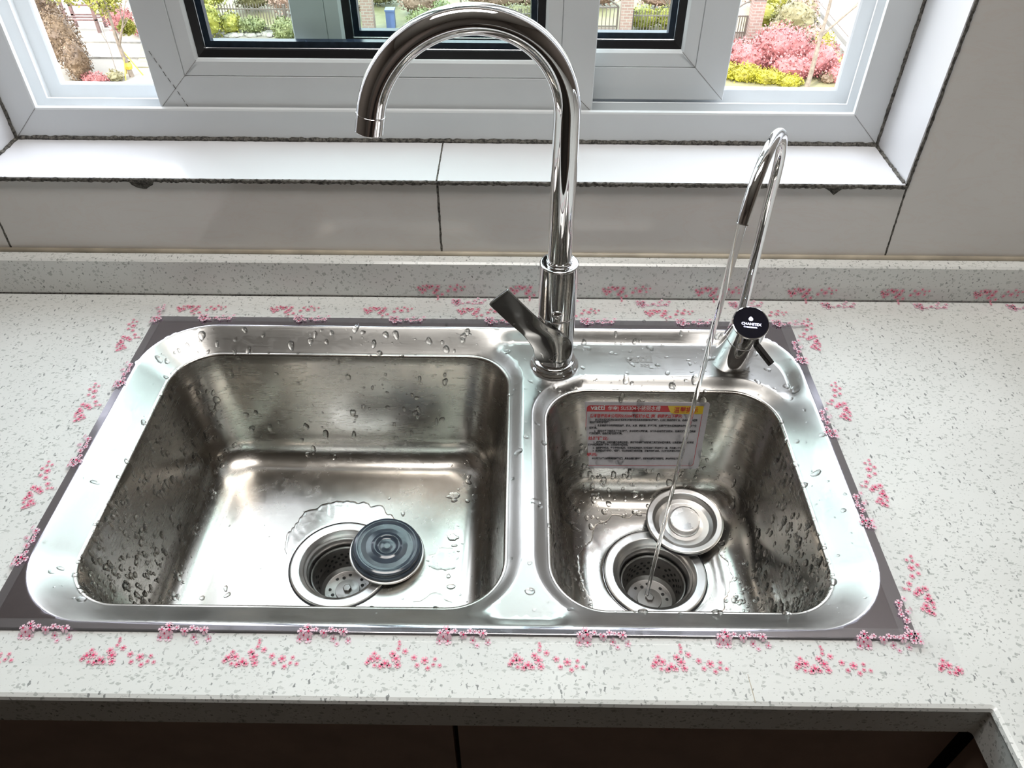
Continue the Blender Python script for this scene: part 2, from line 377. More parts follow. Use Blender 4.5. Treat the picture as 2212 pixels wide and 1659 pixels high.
# sill tiles (two) and reveals
m = MB(); m.box((WX0, WY-0.003, WZ0-0.005), (-0.0972, 0.9445, WZ0)); m.box((-0.0952, WY-0.003, WZ0-0.005), (WX1, 0.9445, WZ0))
struct(m.build('trim_20', 'sill'))
m = MB(); m.box((WX1, WY-0.001, WZ0), (WX1+0.006, 1.098, WZ1)); struct(m.build('trim_21', 'sill'))
m = MB(); m.box((WX0-0.006, WY-0.001, WZ0), (WX0, 1.098, WZ1)); struct(m.build('trim_22', 'sill'))
m = MB(); m.box((WX0-0.006, WY-0.001, WZ1), (WX1+0.006, 1.098, WZ1+0.006)); struct(m.build('trim_23', 'sill'))
m = MB(); m.box((WX0, 0.9445, WZ0-0.0064), (WX1, 1.098, WZ0)); struct(m.build('trim_24', 'sill'))
trim(*ragged_strip((WX0, WY-0.0030, WZ0-0.0030), (0.4555, WY-0.0030, WZ0-0.0034), 0.0050, 0.0012, (0, -1, 0), 6, wv=(0, 0, 1), seg=0.0025, jit=0.4), 'mortar')
trim(*ragged_strip((-0.0962, WY-0.002, WZ0), (-0.0962, 0.944, WZ0), 0.0018, 0.0004, (0, 0, 1), 7, wv=(1, 0, 0)), 'mortar')
trim(*ragged_strip((WX0, 0.9425, WZ0+.0005), (WX1, 0.9425, WZ0+.0005), 0.0055, 0.0030, (0, -.3, 1), 8, wv=(0, .6, .8), jit=0.3), 'mortar')
trim(*ragged_strip((WX0+.001, WY, WZ0+.0005), (WX0+.001, 0.943, WZ0+.0005), 0.006, 0.0015, (0.6, 0, .8), 9, wv=(.8, 0, -.6), jit=0.45), 'mortar')
trim(*ragged_strip((WX1-.001, WY, WZ0+.0005), (WX1-.001, 0.943, WZ0+.0005), 0.005, 0.0015, (-0.6, 0, .8), 10, wv=(.8, 0, .6), jit=0.45), 'mortar')
trim(*ragged_strip((WX1-.001, 0.9425, WZ0), (WX1-.001, 0.9425, WZ1), 0.0050, 0.002, (-.5, -.8, 0), 11, wv=(.8, -.5, 0), jit=0.3), 'mortar')
trim(*ragged_strip((WX0+.001, 0.9425, WZ0), (WX0+.001, 0.9425, WZ1), 0.0050, 0.002, (.5, -.8, 0), 12, wv=(.8, .5, 0), jit=0.3), 'mortar')
def chip(cx, cz, rr, seed, tri=False):      # chipped spots in the tile edge, filled with mortar
    rnd = random.Random(seed); n = 12; y = WY-0.0008
    if tri: pts = [(-rr, 0), (rr, 0), (rr*0.55, -rr*0.28), (0.1*rr, -rr*0.75), (-rr*.35, -rr*.35)]
    else: pts = [(rr*math.cos(PI+PI*i/n), rr*0.72*math.sin(PI+PI*i/n)*(0.9+0.2*rnd.random())) for i in range(n+1)]
    vs = [(cx+a, y, cz+b) for a, b in pts]+[(cx+a, WY+0.0005, cz+b) for a, b in pts]; k = len(pts)
    trim(vs, [tuple(range(k))]+[(i, (i+1) % k, k+(i+1) % k, k+i) for i in range(k)], 'mortar')
chip(-0.4469, 0.1500, 0.0145, 1); chip(0.3727, 0.1490, 0.0135, 2, True)

# ================================================================== WINDOW
def sweep_rect(x0, x1, z0, z1, prof):
    """mitred frame: closed profile of (inset, y) swept round a rectangle"""
    vs = []; fs = []; k = len(prof)
    for (d, y) in prof:
        vs += [(x0+d, y, z0+d), (x1-d, y, z0+d), (x1-d, y, z1-d), (x0+d, y, z1-d)]
    for i in range(k):
        j = (i+1) % k
        for c in range(4):
            c2 = (c+1) % 4; fs.append((i*4+c, i*4+c2, j*4+c2, j*4+c))
    return vs, fs
win = empty('window_1', (0, 0.98, 0.155)); struct(win)
fr_prof = [(0, .943), (.0385, .943), (.0405, .9440), (.041, .946), (.041, .949), (.0395, .9500), (.020, .9502), (.020, .977), (.036, .9775), (.0385, .978), (.039, .9795), (.0385, .981), (.0365, .9815), (.0365, .9835), (.024, .984), (.024, 1.012), (.042, 1.0125), (.0440, 1.014), (.0445, 1.018), (.0435, 1.020), (.041, 1.0215), (0, 1.0215)]
mesh('window_frame', *sweep_rect(WX0, WX1, WZ0, WZ1, fr_prof), 'frame', win, True, sharp=25)
# the corner mitre lines of the frame (hair-fine dark joints)
def mitre(x, z, dx, dz, L0, L1, y, parent, wid=0.0005):
    a = Vector((x+dx*L0, y, z+dz*L0)); b = Vector((x+dx*L1, y, z+dz*L1)); d = (b-a).normalized(); n = Vector((-d.z, 0, d.x))*wid
    vs = [a-n, b-n, b+n, a+n]; vs = vs+[v+Vector((0, 0.0006, 0)) for v in vs]
    return vs, [(0, 1, 2, 3), (0, 1, 5, 4), (1, 2, 6, 5), (2, 3, 7, 6), (3, 0, 4, 7)]
m = MB()
for (x, sx_) in ((WX0, 1), (WX1, -1)): m.add(*mitre(x, WZ0, sx_, 1, 0.002, 0.040, 0.9427, win, 0.0003))
m.build('frame_joint', 'etch', win)
def sash(nm, x0, x1, z0, z1, y0, y1, glz):
    e = bpy.data.objects.new(nm, None); col.objects.link(e); e.parent = win; e.location = (0, 0, 0)
    def part(name, geo, mat, smooth=True):
        vs, fs = geo; off = win.location
        vs = [(v[0]-off[0], v[1]-off[1], v[2]-off[2]) for v in vs]
        o = mesh(name, vs, fs, mat, None, smooth, sharp=25); o.parent = e; return o
    # box section, with a fine groove where the glazing bead starts
    p = [(0, y1), (0, y0+.001), (.001, y0), (.0405, y0), (.0409, y0+.002), (.0413, y0+.002), (.0417, y0+.0006), (.0575, y0+.0022), (.0605, y0+.0042), (.0608, y0+.007), (.0608, y1-.002), (.055, y1)]
    part('sash_frame', sweep_rect(x0, x1, z0, z1, p), 'frame')
    part('gasket', sweep_rect(x0, x1, z0, z1, [(.0600, y0+.007), (.0695, y0+.0095), (.0700, y0+.0125), (.0600, y0+.0125)]), 'gasket', False)
    part('silver_strip', sweep_rect(x0, x1, z0, z1, [(.0668, y0+.0128), (.0695, y0+.0124), (.0705, y0+.0135), (.0668, y0+.0142)]), 'silver', False)
    part('spacer', sweep_rect(x0, x1, z0, z1, [(.0600, y0+.0146), (.0775, y0+.0146), (.0785, y0+.0215), (.0600, y0+.0215)]), 'spacer', False)
    g = MB(); g.box((x0+.061, y0+.0142, z0+.061), (x1-.061, y0+.0146, z1-.061)); g.add
    o = part('glass_pane', (g.v, g.f), 'glass', False)
    m_ = MB()
    for (x, s_) in ((x0, 1), (x1, -1)): m_.add(*mitre(x, z0, s_, 1, 0.001, 0.060, y0-0.0002, win, 0.00035))
    part('mitre_joint', (m_.v, m_.f), 'etch', False)
    return e
sash('sliding_sash', -0.4475, 0.0905, 0.1915, WZ1-.03, 0.952, 0.9755, 1)
sash('sliding_sash', -0.2740, 0.2590, 0.1935, WZ1-.03, 0.986, 1.0100, 1)
m = MB()      # thin dirty draught seal hanging on the front sash's left stile
rnd = random.Random(3)
for i in range(9):
    a = i/9; x = -0.4405+0.03*a+rnd.uniform(-.0004, .0004); z = 0.262-0.072*a
    m.add(*tube([(x, 0.9516, z), (x+0.0020, 0.9516, z-0.0048-rnd.random()*.001)], 0.0003, 6))
m.build('dirt_streak', 'mortar', win)

# ================================================================== COUNTERTOP
SX0, SX1, SY0, SY1 = -0.4500, 0.3385, 0.3440, 0.7750       # sink outline
FY = 0.2905; LX = 0.3790
top = [(-1.35, FY), (LX-0.005, FY)] + [(LX-0.005+0.005*math.sin(a), FY-0.005+0.005*math.cos(a)) for a in [PI/2*i/6 for i in range(1, 7)]] + [(0.425, -0.60), (1.75, -0.60), (1.75, 0.845), (-1.35, 0.845)]
hole = [(SX0+.012, SY0+.012), (SX1-.012, SY0+.012), (SX1-.012, SY1-.012), (SX0+.012, SY1-.012)]
allv = top+hole; nt_ = len(top)
edges = [(i, (i+1) % nt_) for i in range(nt_)]+[(nt_+i, nt_+(i+1) % 4) for i in range(4)]
ov, oe, of, *_ = delaunay_2d_cdt([Vector(v) for v in allv], edges, [], 0, 1e-6)
def inpoly(x, y, P):
    c = False; j = len(P)-1
    for i in range(len(P)):
        if (P[i][1] > y) != (P[j][1] > y) and x < (P[j][0]-P[i][0])*(y-P[i][1])/(P[j][1]-P[i][1])+P[i][0]: c = not c
        j = i
    return c
m = MB(); vs = [(v.x, v.y, 0) for v in ov]; fs = []
for f in of:
    cx = sum(ov[i].x for i in f)/len(f); cy = sum(ov[i].y for i in f)/len(f)
    if inpoly(cx, cy, top) and not inpoly(cx, cy, hole): fs.append(tuple(f))
m.add(vs, fs); 
# front edge: small worn arris, then the built-up apron
path = top[:9]
def off(i, d):
    p = Vector(path[i]); a = Vector(path[max(i-1, 0)]); b = Vector(path[min(i+1, len(path)-1)]); t = (b-a).normalized(); n = Vector((t.y, -t.x))
    return p+n*d
prof = [(0, 0), (0.0030, -0.0012), (0.0042, -0.0045), (0.0036, -0.0065), (0.0020, -0.0075), (0.0016, -0.0455), (-0.045, -0.0455)]
vs = []; fs = []; k = len(prof)
for i in range(len(path)):
    for d, z in prof: q = off(i, d); vs.append((q.x, q.y, z))
for i in range(len(path)-1):
    for j in range(k-1): fs.append((i*k+j, (i+1)*k+j, (i+1)*k+j+1, i*k+j+1))
m.add(vs, fs)
# hole walls + underside
for i in range(4):
    a = hole[i]; b = hole[(i+1) % 4]; m.add([(a[0], a[1], 0), (b[0], b[1], 0), (b[0], b[1], -.02), (a[0], a[1], -.02)], [(0, 1, 2, 3)])
ct = m.build('countertop', 'quartz', None, True, 30)
tag(ct, 'white speckled quartz countertop with a dark front edge, around the steel sink', 'countertop')
m = MB()
m.box((-1.35, 0.823, 0.0), (1.75, WY, 0.0500)); 
m.add([(-1.35, .823, .05), (1.75, .823, .05), (1.75, .826, .0520), (-1.35, .826, .0520), (-1.35, .845, .052), (1.75, .845, .052)], [(0, 1, 2, 3), (3, 2, 5, 4)])
up = m.build('quartz_upstand', 'quartz', None, False)
tag(up, 'low speckled quartz upstand running along the wall behind the sink', 'upstand')
vs, fs = tube([(-1.35, 0.8425, 0.0530), (1.75, 0.8425, 0.0530)], 0.0035, 8); trim(vs, fs, 'caulk', True)
vs, fs = tube([(-1.35, 0.8228, 0.0005), (1.75, 0.8228, 0.0005)], 0.0012, 6); trim(vs, fs, 'mortar', True)
m = MB(); m.add(*ragged_strip((0.1892, 0.3130, 0), (0.1904, FY-.001, 0), 0.0007, 0.0001, (0, 0, 1), 31, wv=(1, 0, 0)))
struct(m.build('trim_30', 'caulk'))

# ------------------------------------------------ base cabinets under the counter
cab = empty('base_cabinet', (-0.48, 0.32, rz0), label='dark brown base cabinet with two flat doors under the front counter edge', cat='cabinet')
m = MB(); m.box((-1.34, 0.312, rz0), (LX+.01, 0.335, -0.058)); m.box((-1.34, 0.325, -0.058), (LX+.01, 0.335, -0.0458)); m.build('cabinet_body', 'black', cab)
for a, b in ((-1.30, -0.0520), (-0.0475, LX+0.002)):
    m = MB(); m.box((a, 0.300, rz0+0.1), (b, 0.3115, -0.0590)); m.build('cabinet_door', 'cab', cab)
cab2 = empty('base_cabinet', (0.9, -0.2, rz0), label='dark brown base cabinet under the right-hand return of the counter', cat='cabinet')
m = MB()
x_at = lambda y: LX+(FY-y)*(0.425-LX)/(FY+0.6)
def slab(x_off0, x_off1, y0, y1, z0, z1, mb):
    a0, a1 = x_at(y0), x_at(y1)
    mb.add([(a0+x_off0, y0, z0), (a0+x_off1, y0, z0), (a1+x_off1, y1, z0), (a1+x_off0, y1, z0), (a0+x_off0, y0, z1), (a0+x_off1, y0, z1), (a1+x_off1, y1, z1), (a1+x_off0, y1, z1)],
           [(0, 3, 2, 1), (4, 5, 6, 7), (0, 1, 5, 4), (1, 2, 6, 5), (2, 3, 7, 6), (3, 0, 4, 7)])
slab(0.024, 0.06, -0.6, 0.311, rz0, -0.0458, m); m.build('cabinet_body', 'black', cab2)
m = MB(); slab(0.010, 0.0235, -0.55, 0.293, rz0+.1, -0.0590, m); m.build('cabinet_door', 'cab', cab2)

# ================================================================== SINK
def sdrr(x, y, x0, x1, y0, y1, r):       # signed distance to a rounded rectangle (negative inside)
    cx, cy = (x0+x1)/2, (y0+y1)/2; qx = abs(x-cx)-((x1-x0)/2-r); qy = abs(y-cy)-((y1-y0)/2-r)
    return math.hypot(max(qx, 0), max(qy, 0))+min(max(qx, qy), 0)-r
IN = (-0.4385, 0.3272, 0.3515, 0.7557, 0.074)
BL = (-0.4105, -0.0072, 0.3800, 0.7290, 0.054)
BR = (0.0319, 0.2962, 0.3790, 0.6705, 0.052)
FBASE = (0.0444, 0.7035); ZS = -0.0092      # faucet hole, ledge height
ZR = 0.0034
def zdeck(x, y):
    dI = -sdrr(x, y, *IN); dB = min(sdrr(x, y, *BL), sdrr(x, y, *BR))
    def ramp(t):       # linear with small rounded ends
        t = min(1, max(0, t)); return t*t*(3-2*t)*0.35+t*0.65
    pad = min(1, max(0, (math.hypot(x-FBASE[0], y-FBASE[1])-0.0300)/0.012))
    z2 = ZR - (ZR-ZS)*ramp(dI/0.0145) - 0.0088*(1-ramp(dB/0.0145))*pad
    w_ = sstep(0.033, 0.046, dI+dB)
    if w_ >= 1: return z2
    t = min(1, max(0, dI/max(1e-6, dI+dB))); t = t*0.92+0.08*t*t*(3-2*t)
    return z2*w_ + (1-w_)*(ZR-(ZR-(ZS-0.0088))*t)
def rrect_pts(x0, x1, y0, y1, r, n_c=14, n_s=26):
    """closed contour; same count and order whatever the size"""
    P = []
    cs = [(x1-r, y1-r, 0), (x0+r, y1-r, PI/2), (x0+r, y0+r, PI), (x1-r, y0+r, 1.5*PI)]
    for q, (cx, cy, a0) in enumerate(cs):
        for i in range(n_c): a = a0+PI/2*i/n_c; P.append((cx+r*math.cos(a), cy+r*math.sin(a)))
        nx, ny, na = cs[(q+1) % 4]; p0 = (cx+r*math.cos(a0+PI/2), cy+r*math.sin(a0+PI/2)); p1 = (nx+r*math.cos(na), ny+r*math.sin(na))
        for i in range(n_s): t = i/n_s; P.append((p0[0]*(1-t)+p1[0]*t, p0[1]*(1-t)+p1[1]*t))
    return P
def inset(rr, d, rk=1.0): return (rr[0]+d, rr[1]-d, rr[2]+d, rr[3]-d, max(0.004, rr[4]-d*rk))
pts = []; cdt_edges = []
def add_loop(L, constrain=False, cond=None):
    b = len(pts); idx = []
    for p in L:
        if cond and not cond(*p): idx.append(None); continue
        idx.append(len(pts)); pts.append(Vector(p))
    if constrain:
        for i in range(len(idx)): cdt_edges.append((idx[i], idx[(i+1) % len(idx)]))
OUT = (SX0, SX1, SY0, SY1, 0.006)
add_loop(rrect_pts(*OUT), True)
add_loop(rrect_pts(*inset(OUT, 0.0015)), True)
LL = rrect_pts(*BL); LR = rrect_pts(*BR); add_loop(LL, True); add_loop(LR, True)
minB = lambda x, y: min(sdrr(x, y, *BL), sdrr(x, y, *BR))
for d in (0.0015, 0.003, 0.0055, 0.008, 0.0105, 0.013, 0.0145, 0.016, 0.020, 0.025, 0.031, 0.036):
    for rr in (BL, BR):
        add_loop(rrect_pts(*inset(rr, -d), n_s=60), False, lambda x, y: abs(minB(x, y)-d) < 1e-4 and sdrr(x, y, *IN) < -0.0012)
for d in (-0.0025, 0.0, 0.0015, 0.0035, 0.006, 0.009, 0.012, 0.0145, 0.016, 0.020, 0.025, 0.030):
    add_loop(rrect_pts(*inset(IN, d), n_s=70), d == 0.0, lambda x, y: minB(x, y) > 0.0012)
gx = SX0+0.006
while gx < SX1-0.004:
    gy = SY0+0.006
    while gy < SY1-0.004:
        if minB(gx, gy) > 0.017 and -sdrr(gx, gy, *IN) > 0.017: pts.append(Vector((gx, gy)))
        elif sdrr(gx, gy, *IN) > 0.004: pts.append(Vector((gx, gy)))
        gy += 0.007
    gx += 0.007
for r_ in (0.0300, 0.0330, 0.0360, 0.0390, 0.0420):
    add_loop([(FBASE[0]+r_*math.cos(2*PI*i/90), FBASE[1]+r_*math.sin(2*PI*i/90)) for i in range(90)], False, lambda x, y: minB(x, y) > 0.002)
ov, oe, of, *_ = delaunay_2d_cdt(pts, cdt_edges, [], 0, 1e-7)
vs = []; 
for v in ov:
    do = sdrr(v.x, v.y, *OUT)
    z = zdeck(v.x, v.y)
    if do > -0.0008: z = 0.0004
    elif do > -0.0020: z = ZR-0.0004
    vs.append((v.x, v.y, z))
fs = []; mi = []
for f in of:
    cx = sum(ov[i].x for i in f)/len(f); cy = sum(ov[i].y for i in f)/len(f)
    if sdrr(cx, cy, *BL) < 0 or sdrr(cx, cy, *BR) < 0 or sdrr(cx, cy, *OUT) > 0: continue
    fs.append(tuple(f)); mi.append(1 if sdrr(cx, cy, *IN) > 0 else 0)
sink = empty('kitchen_sink', (-0.056, 0.56, 0.0), label='double bowl brushed stainless steel sink set into the white counter', cat='sink')
deck = mesh('sink_deck', vs, fs, ['deck', 'rim'], sink, True, mi)
nrm = []
for v in ov:
    do = sdrr(v.x, v.y, *OUT)
    if do > -0.0012:
        e = 1e-4; gxn = (sdrr(v.x+e, v.y, *OUT)-do)/e; gyn = (sdrr(v.x, v.y+e, *OUT)-do)/e
        nrm.append(Vector((gxn, gyn, 0.6)).normalized()); continue
    e = 0.0004; nrm.append(Vector((-(zdeck(v.x+e, v.y)-zdeck(v.x-e, v.y))/(2*e), -(zdeck(v.x, v.y+e)-zdeck(v.x, v.y-e))/(2*e), 1)).normalized())
# rounding over of the lips: tilt the lip normals into the bowl
for i, v in enumerate(ov):
    for rr in (BL, BR):
        d = sdrr(v.x, v.y, *rr)
        if abs(d) < 4e-4:
            e = 1e-4; g = Vector(((sdrr(v.x+e, v.y, *rr)-sdrr(v.x-e, v.y, *rr))/(2*e), (sdrr(v.x, v.y+e, *rr)-sdrr(v.x, v.y-e, *rr))/(2*e), 0))
            nrm[i] = (nrm[i]-g*0.45).normalized()
deck.data.normals_split_custom_set_from_vertices(nrm)

ZF = -0.176
def bowl(rr, drain, label, fillet, draft=0.006, rd=0.050):
    rings = []; L0 = rrect_pts(*rr); n = len(L0); x0, x1, y0, y1, r = rr
    def ring(d, z, k=0.25, follow=0.0):
        q = rrect_pts(*inset(rr, d, k)); return [(p[0], p[1], z+follow*(zdeck(*a)-zdeck(x0, (y0+y1)/2))) for p, a in zip(q, L0)]
    zl = zdeck(x0, (y0+y1)/2)
    rings.append([(p[0], p[1], zdeck(*p)) for p in L0])
    for a in (20, 40, 60, 80): 
        t = math.radians(a); rings.append(ring(0.0035*math.sin(t), zl-0.0035*(1-math.cos(t)), 1.0, 1-0.2*a/80))
    zw = ZF+fillet
    for i in range(1, 13):
        t = i/12; z = (zl-0.004)*(1-t)+zw*t; rings.append(ring(0.0036+draft*t, z, 0.25, max(0, 0.8-2*t)))
    for a in range(8, 91, 8 if fillet else 10):
        t = math.radians(a); rings.append(ring(0.0036+draft+fillet*(1-math.cos(t)), zw-fillet*math.sin(t), 0.25))
    last = rings[-1]; base = [(p[0], p[1]) for p in last]
    dx, dy = drain
    # floor: morph from the rounded rectangle to a circle round the drain
    circ = []
    for (px, py) in base:
        a = math.atan2(py-dy, px-dx); circ.append((dx+rd*math.cos(a), dy+rd*math.sin(a)))
    for i in range(1, 15):
        t = i/14; rings.append([(b[0]*(1-t)+c[0]*t, b[1]*(1-t)+c[1]*t, ZF-0.0028*sstep(0, 1, t)) for b, c in zip(base, circ)])
    vs = [p for q in rings for p in q]; fs = []
    for i in range(len(rings)-1):
        for j in range(n):
            k = (j+1) % n; fs.append((i*n+j, i*n+k, (i+1)*n+k, (i+1)*n+j))
    o = mesh('sink_bowl', vs, fs, 'bowl', sink, True)
    if label: o['label'] = label
    # make the lip normals agree with the deck
    me = o.data; bm = bmesh.new(); bm.from_mesh(me); bmesh.ops.recalc_face_normals(bm, faces=bm.faces)
    if sum(f.normal.z*f.calc_area() for f in bm.faces) < 0: bmesh.ops.reverse_faces(bm, faces=bm.faces)
    bm.to_mesh(me); bm.free()
    return o
DL = (-0.2035, 0.5370); DR = (0.1635, 0.5290)
bowlL = bowl(BL, DL, 'large left bowl', 0.036, 0.017)
bowlR = bowl(BR, DR, 'smaller right bowl', 0.040, 0.017)
ZD = ZF-0.0028
def drain(c):
    O = (c[0], c[1], ZD)
    p = [(0.0500, -0.001), (0.0585, 0.0002), (0.0592, 0.0012), (0.0587, 0.0022), (0.0575, 0.0027), (0.0490, 0.0022), (0.0478, 0.0016), (0.0470, 0.0002), (0.0450, -0.0008), (0.0440, -0.0030), (0.0430, -0.0045), (0.0415, -0.0052), (0.0405, -0.0070), (0.0400, -0.0250), (0.0400, -0.075), (0.0, -0.075)]
    f = mesh('drain_flange', *lathe(p, 72, O), 'flange', sink, True, sharp=50)
    s = mesh('seal_ring', *lathe([(0.0585, 0.0001), (0.0606, 0.0001), (0.0608, 0.0010), (0.0592, 0.0014)], 72, O), 'black_rubber', sink)
    m_ = MB(); pb = [(0.0385, -0.0190), (0.0378, -0.0170), (0.0365, -0.0166), (0.0355, -0.0175), (0.0345, -0.0210), (0.0335, -0.0400), (0.0310, -0.0490), (0.0270, -0.0530), (0.0150, -0.0545), (0.0145, -0.0525), (0.0, -0.0520)]
    m_.add(*lathe(pb, 72, O))
    m_.add(*lathe([(0.0052, -0.0525), (0.0052, -0.0485), (0.0045, -0.0478), (0, -0.0478)], 6, O))
    def dot(px, py, pz, nv, r=0.0022):
        nv = Vector(nv).normalized(); a, b = frame_from(nv); P = Vector((px, py, pz))+nv*0.0003
        m_.add([P+(a*math.cos(2*PI*i/12)+b*math.sin(2*PI*i/12))*r for i in range(12)], [tuple(range(12))], 1)
    for row, (zz, rr_) in enumerate(((-0.0270, 0.0341), (-0.0325, 0.0338), (-0.0380, 0.0335), (-0.0435, 0.0325))):
        for i in range(24):
            if i % 6 in (4, 5) and row != 1: continue
            a = 2*PI*(i+0.5*(row % 2))/24
            dot(O[0]+rr_*math.cos(a), O[1]+rr_*math.sin(a), O[2]+zz, (-math.cos(a), -math.sin(a), 0.08 if row < 3 else .4), 0.0019)
    for i in range(16):
        if i % 4 == 3: continue
        a = 2*PI*i/16
        for rr_ in ((0.0185, 0.0245) if i % 2 else (0.0215,)): dot(O[0]+rr_*math.cos(a), O[1]+rr_*math.sin(a), O[2]-0.0538, (0, 0, 1), 0.0021)
    b = m_.build('drain_basket', ['basket', 'hole'], None, True, 50); b.parent = f
    b.matrix_parent_inverse = Matrix.Translation(-Vector(sink.location))
    return f
drain(DL); drain(DR)
# etched mark on the ledge
def flat_text(s, size, org, ex, ey, mb, k=0, th=0.0, fn=None, **kw):
    vs, fs = text_geo(s, size, **kw); ex = Vector(ex); ey = Vector(ey); org = Vector(org)
    mb.add([(org+ex*v[0]+ey*v[1]) if fn is None else fn(v[0], v[1]) for v in vs], fs, k)
m = MB()
flat_text('vatti', 0.0190, (0.1290, 0.7090, ZS+0.00025), (1, 0, 0), (0, 1, 0), m, bold=0.0006)
flat_text('304', 0.0075, (0.1462, 0.7005, ZS+0.00025), (1, 0, 0), (0, 1, 0), m, bold=0.0002)
m.build('etched_logo', 'etch', sink)

# ================================================================== STICKER in the right bowl
ydraft = lambda z: BR[3]-0.0036-0.017*min(1, max(0, (-0.022-z)/((-0.022)-(ZF+0.040))))
SC = [(0.0762, -0.0330), (0.2262, -0.0325), (0.2258, -0.1310), (0.0762, -0.1325)]      # TL TR BR BL (x, z)
def st(u, v, lift=0.0):     # u 0..1 left-right, v 0..1 bottom-top
    x = (SC[3][0]*(1-u)+SC[2][0]*u)*(1-v)+(SC[0][0]*(1-u)+SC[1][0]*u)*v
    z = (SC[3][1]*(1-u)+SC[2][1]*u)*(1-v)+(SC[0][1]*(1-u)+SC[1][1]*u)*v
    return (x, ydraft(z)-0.0007-lift, z)
SW, SH = 0.1500, 0.0990
def rr_patch(u0, u1, v0, v1, r, lift, mb, k, corners=(1, 1, 1, 1), nseg=6, rows=1):
    P = []; ru, rv = r/SW, r/SH
    for (cu, cv, a0, on) in ((u1-ru, v1-rv, 0, corners[1]), (u0+ru, v1-rv, 90, corners[0]), (u0+ru, v0+rv, 180, corners[3]), (u1-ru, v0+rv, 270, corners[2])):
        if on:
            for i in range(nseg+1): a = math.radians(a0+90*i/nseg); P.append((cu+ru*math.cos(a), cv+rv*math.sin(a)))
        else: P.append((u1 if a0 in (0, 270) else u0, v1 if a0 in (0, 90) else v0))
    mb.add([st(u, v, lift) for u, v in P], [tuple(range(len(P)))], k)
    return P
m = MB()
P = rr_patch(0, 1, 0, 1, 0.003, 0.0, m, 0)
n = len(P); b = len(m.v); m.add([st(u, v, 0) for u, v in P]+[st(u, v, -0.0006) for u, v in P], [(i, (i+1) % n, n+(i+1) % n, n+i) for i in range(n)])
label_o = m.build('warning_sticker', ['paper'], None)
tag(label_o, 'white and red instruction sticker with small text stuck inside the right bowl', 'sticker')
m = MB()
rr_patch(0.045, 0.955, 0.865, 0.955, 0.004, 0.00012, m, 0, (1, 1, 0, 0))
# thin red border line
bo = []; 
def border(u0, u1, v0, v1, r, wd):
    O_, I_ = [], []
    for (dd, Q) in ((0, O_), (wd, I_)):
        a0u, a1u, b0v, b1v = u0+dd/SW, u1-dd/SW, v0+dd/SH, v1-dd/SH; rr_ = r-dd
        Q.append((a0u, 0.87)) 
        for (cu, cv, s) in ((a0u+rr_/SW, b0v+rr_/SH, 180), (a1u-rr_/SW, b0v+rr_/SH, 270)):
            for i in range(7): a = math.radians(s+15*i); Q.append((cu+rr_/SW*math.cos(a), cv+rr_/SH*math.sin(a)))
        Q.append((a1u, 0.87))
    k = len(O_); m.add([st(u, v, .00012) for u, v in O_+I_], [(i, i+1, k+i+1, k+i) for i in range(k-1)], 0)
border(0.045, 0.955, 0.045, 0.955, 0.004, 0.0006)
Y = [(0.675, 0.955), (0.955, 0.955), (0.955, 0.84), (0.730, 0.84), (0.705, 0.855), (0.690, 0.90)]
m.add([st(u, v, .0003) for u, v in Y], [tuple(range(len(Y)))], 1)
def stext(s, u, v, size, k, to=None, **kw):
    vs, fs = text_geo(s, size, **kw); q_ = 1.0 if to is None else (to-u)*SW/max(x for x, y, _ in vs)
    m.add([st(u+x*q_/SW, v+y/SH, 0.00045) for x, y, _ in vs], fs, k)
stext('vatti', 0.075, 0.893, 0.0100, 3, to=0.185, bold=0.0002); stext('华帝', 0.208, 0.895, 0.0060, 3, bold=0.0001)
stext('|', 0.285, 0.893, 0.0070, 3); stext('SUS304不锈钢水槽', 0.310, 0.893, 0.0072, 3, to=0.620)
stext('温馨提示', 0.725, 0.866, 0.0090, 0, to=0.915, bold=0.0001)
stext('感谢您使用本公司的SUS304不锈钢水槽, 请仔细阅读以下提示:', 0.075, 0.785, 0.0058, 0, to=0.800, bold=0.00015, spacing=0.93)
body = [(0.115, 0.735, '本公司水槽均采用SUS304不锈钢板材制作而成具有很强的抗腐蚀性，但如保养或使用不当，也会导致水槽表'), (0.075, 0.698, '面出现“浮锈”或“锈斑”。'),
        (0.115, 0.652, '1、新装修房子中所使用的油漆、胶水、水泥、瓷胶泥、腻子粉等，如果残留在水槽表面都会使水槽出现“生'), (0.075, 0.615, '锈”现象。'),
        (0.115, 0.570, '2、国内大多数地区水管为镀锌管，水中的铁元素较高，水管外会有铁屑及锈水，如果铁屑在水槽表面'), (0.075, 0.533, '不及时清净，也会引起“生锈”现象。'),
        (0.115, 0.400, '1、房屋装修，水槽尽量放在最后安装，请勿将装修材料或装修工具放进水槽中清洗，以免装修材料的化学成'), (0.075, 0.363, '份对水槽表面进行腐蚀，从而造成水槽生锈。'),
        (0.115, 0.316, '2、油烟脏的锈点，每个使用水槽后，可在水槽表面涂上防锈油或食用油涂擦一遍，然后盖上干布。'), (0.115, 0.270, '3、如水槽出现“浮锈”、“锈斑”，可以用去锈粉或用牙膏，牙膏涂在斑点处，几分钟后用清水冲洗即可。'),
        (0.115, 0.150, '本公司下水管全部采用回旋密封圈，具有自锁防漏特性，安装时勿缠生料带即可，请勿使用生料带。')]
for i, (u, v, s) in enumerate(body): stext(s, u, v, 0.0036, 2, to=(0.925, 0.235, 0.925, 0.14, 0.925, 0.345, 0.925, 0.40, 0.845, 0.865, 0.84)[i], bold=0.00010, spacing=0.83)
stext('处理建议:', 0.072, 0.450, 0.0058, 0, bold=0.00015); stext('提示:', 0.072, 0.200, 0.0058, 0, bold=0.00015)
pr = m.build('printed_text', ['red', 'yellow', 'ink', 'whiteink'], label_o)

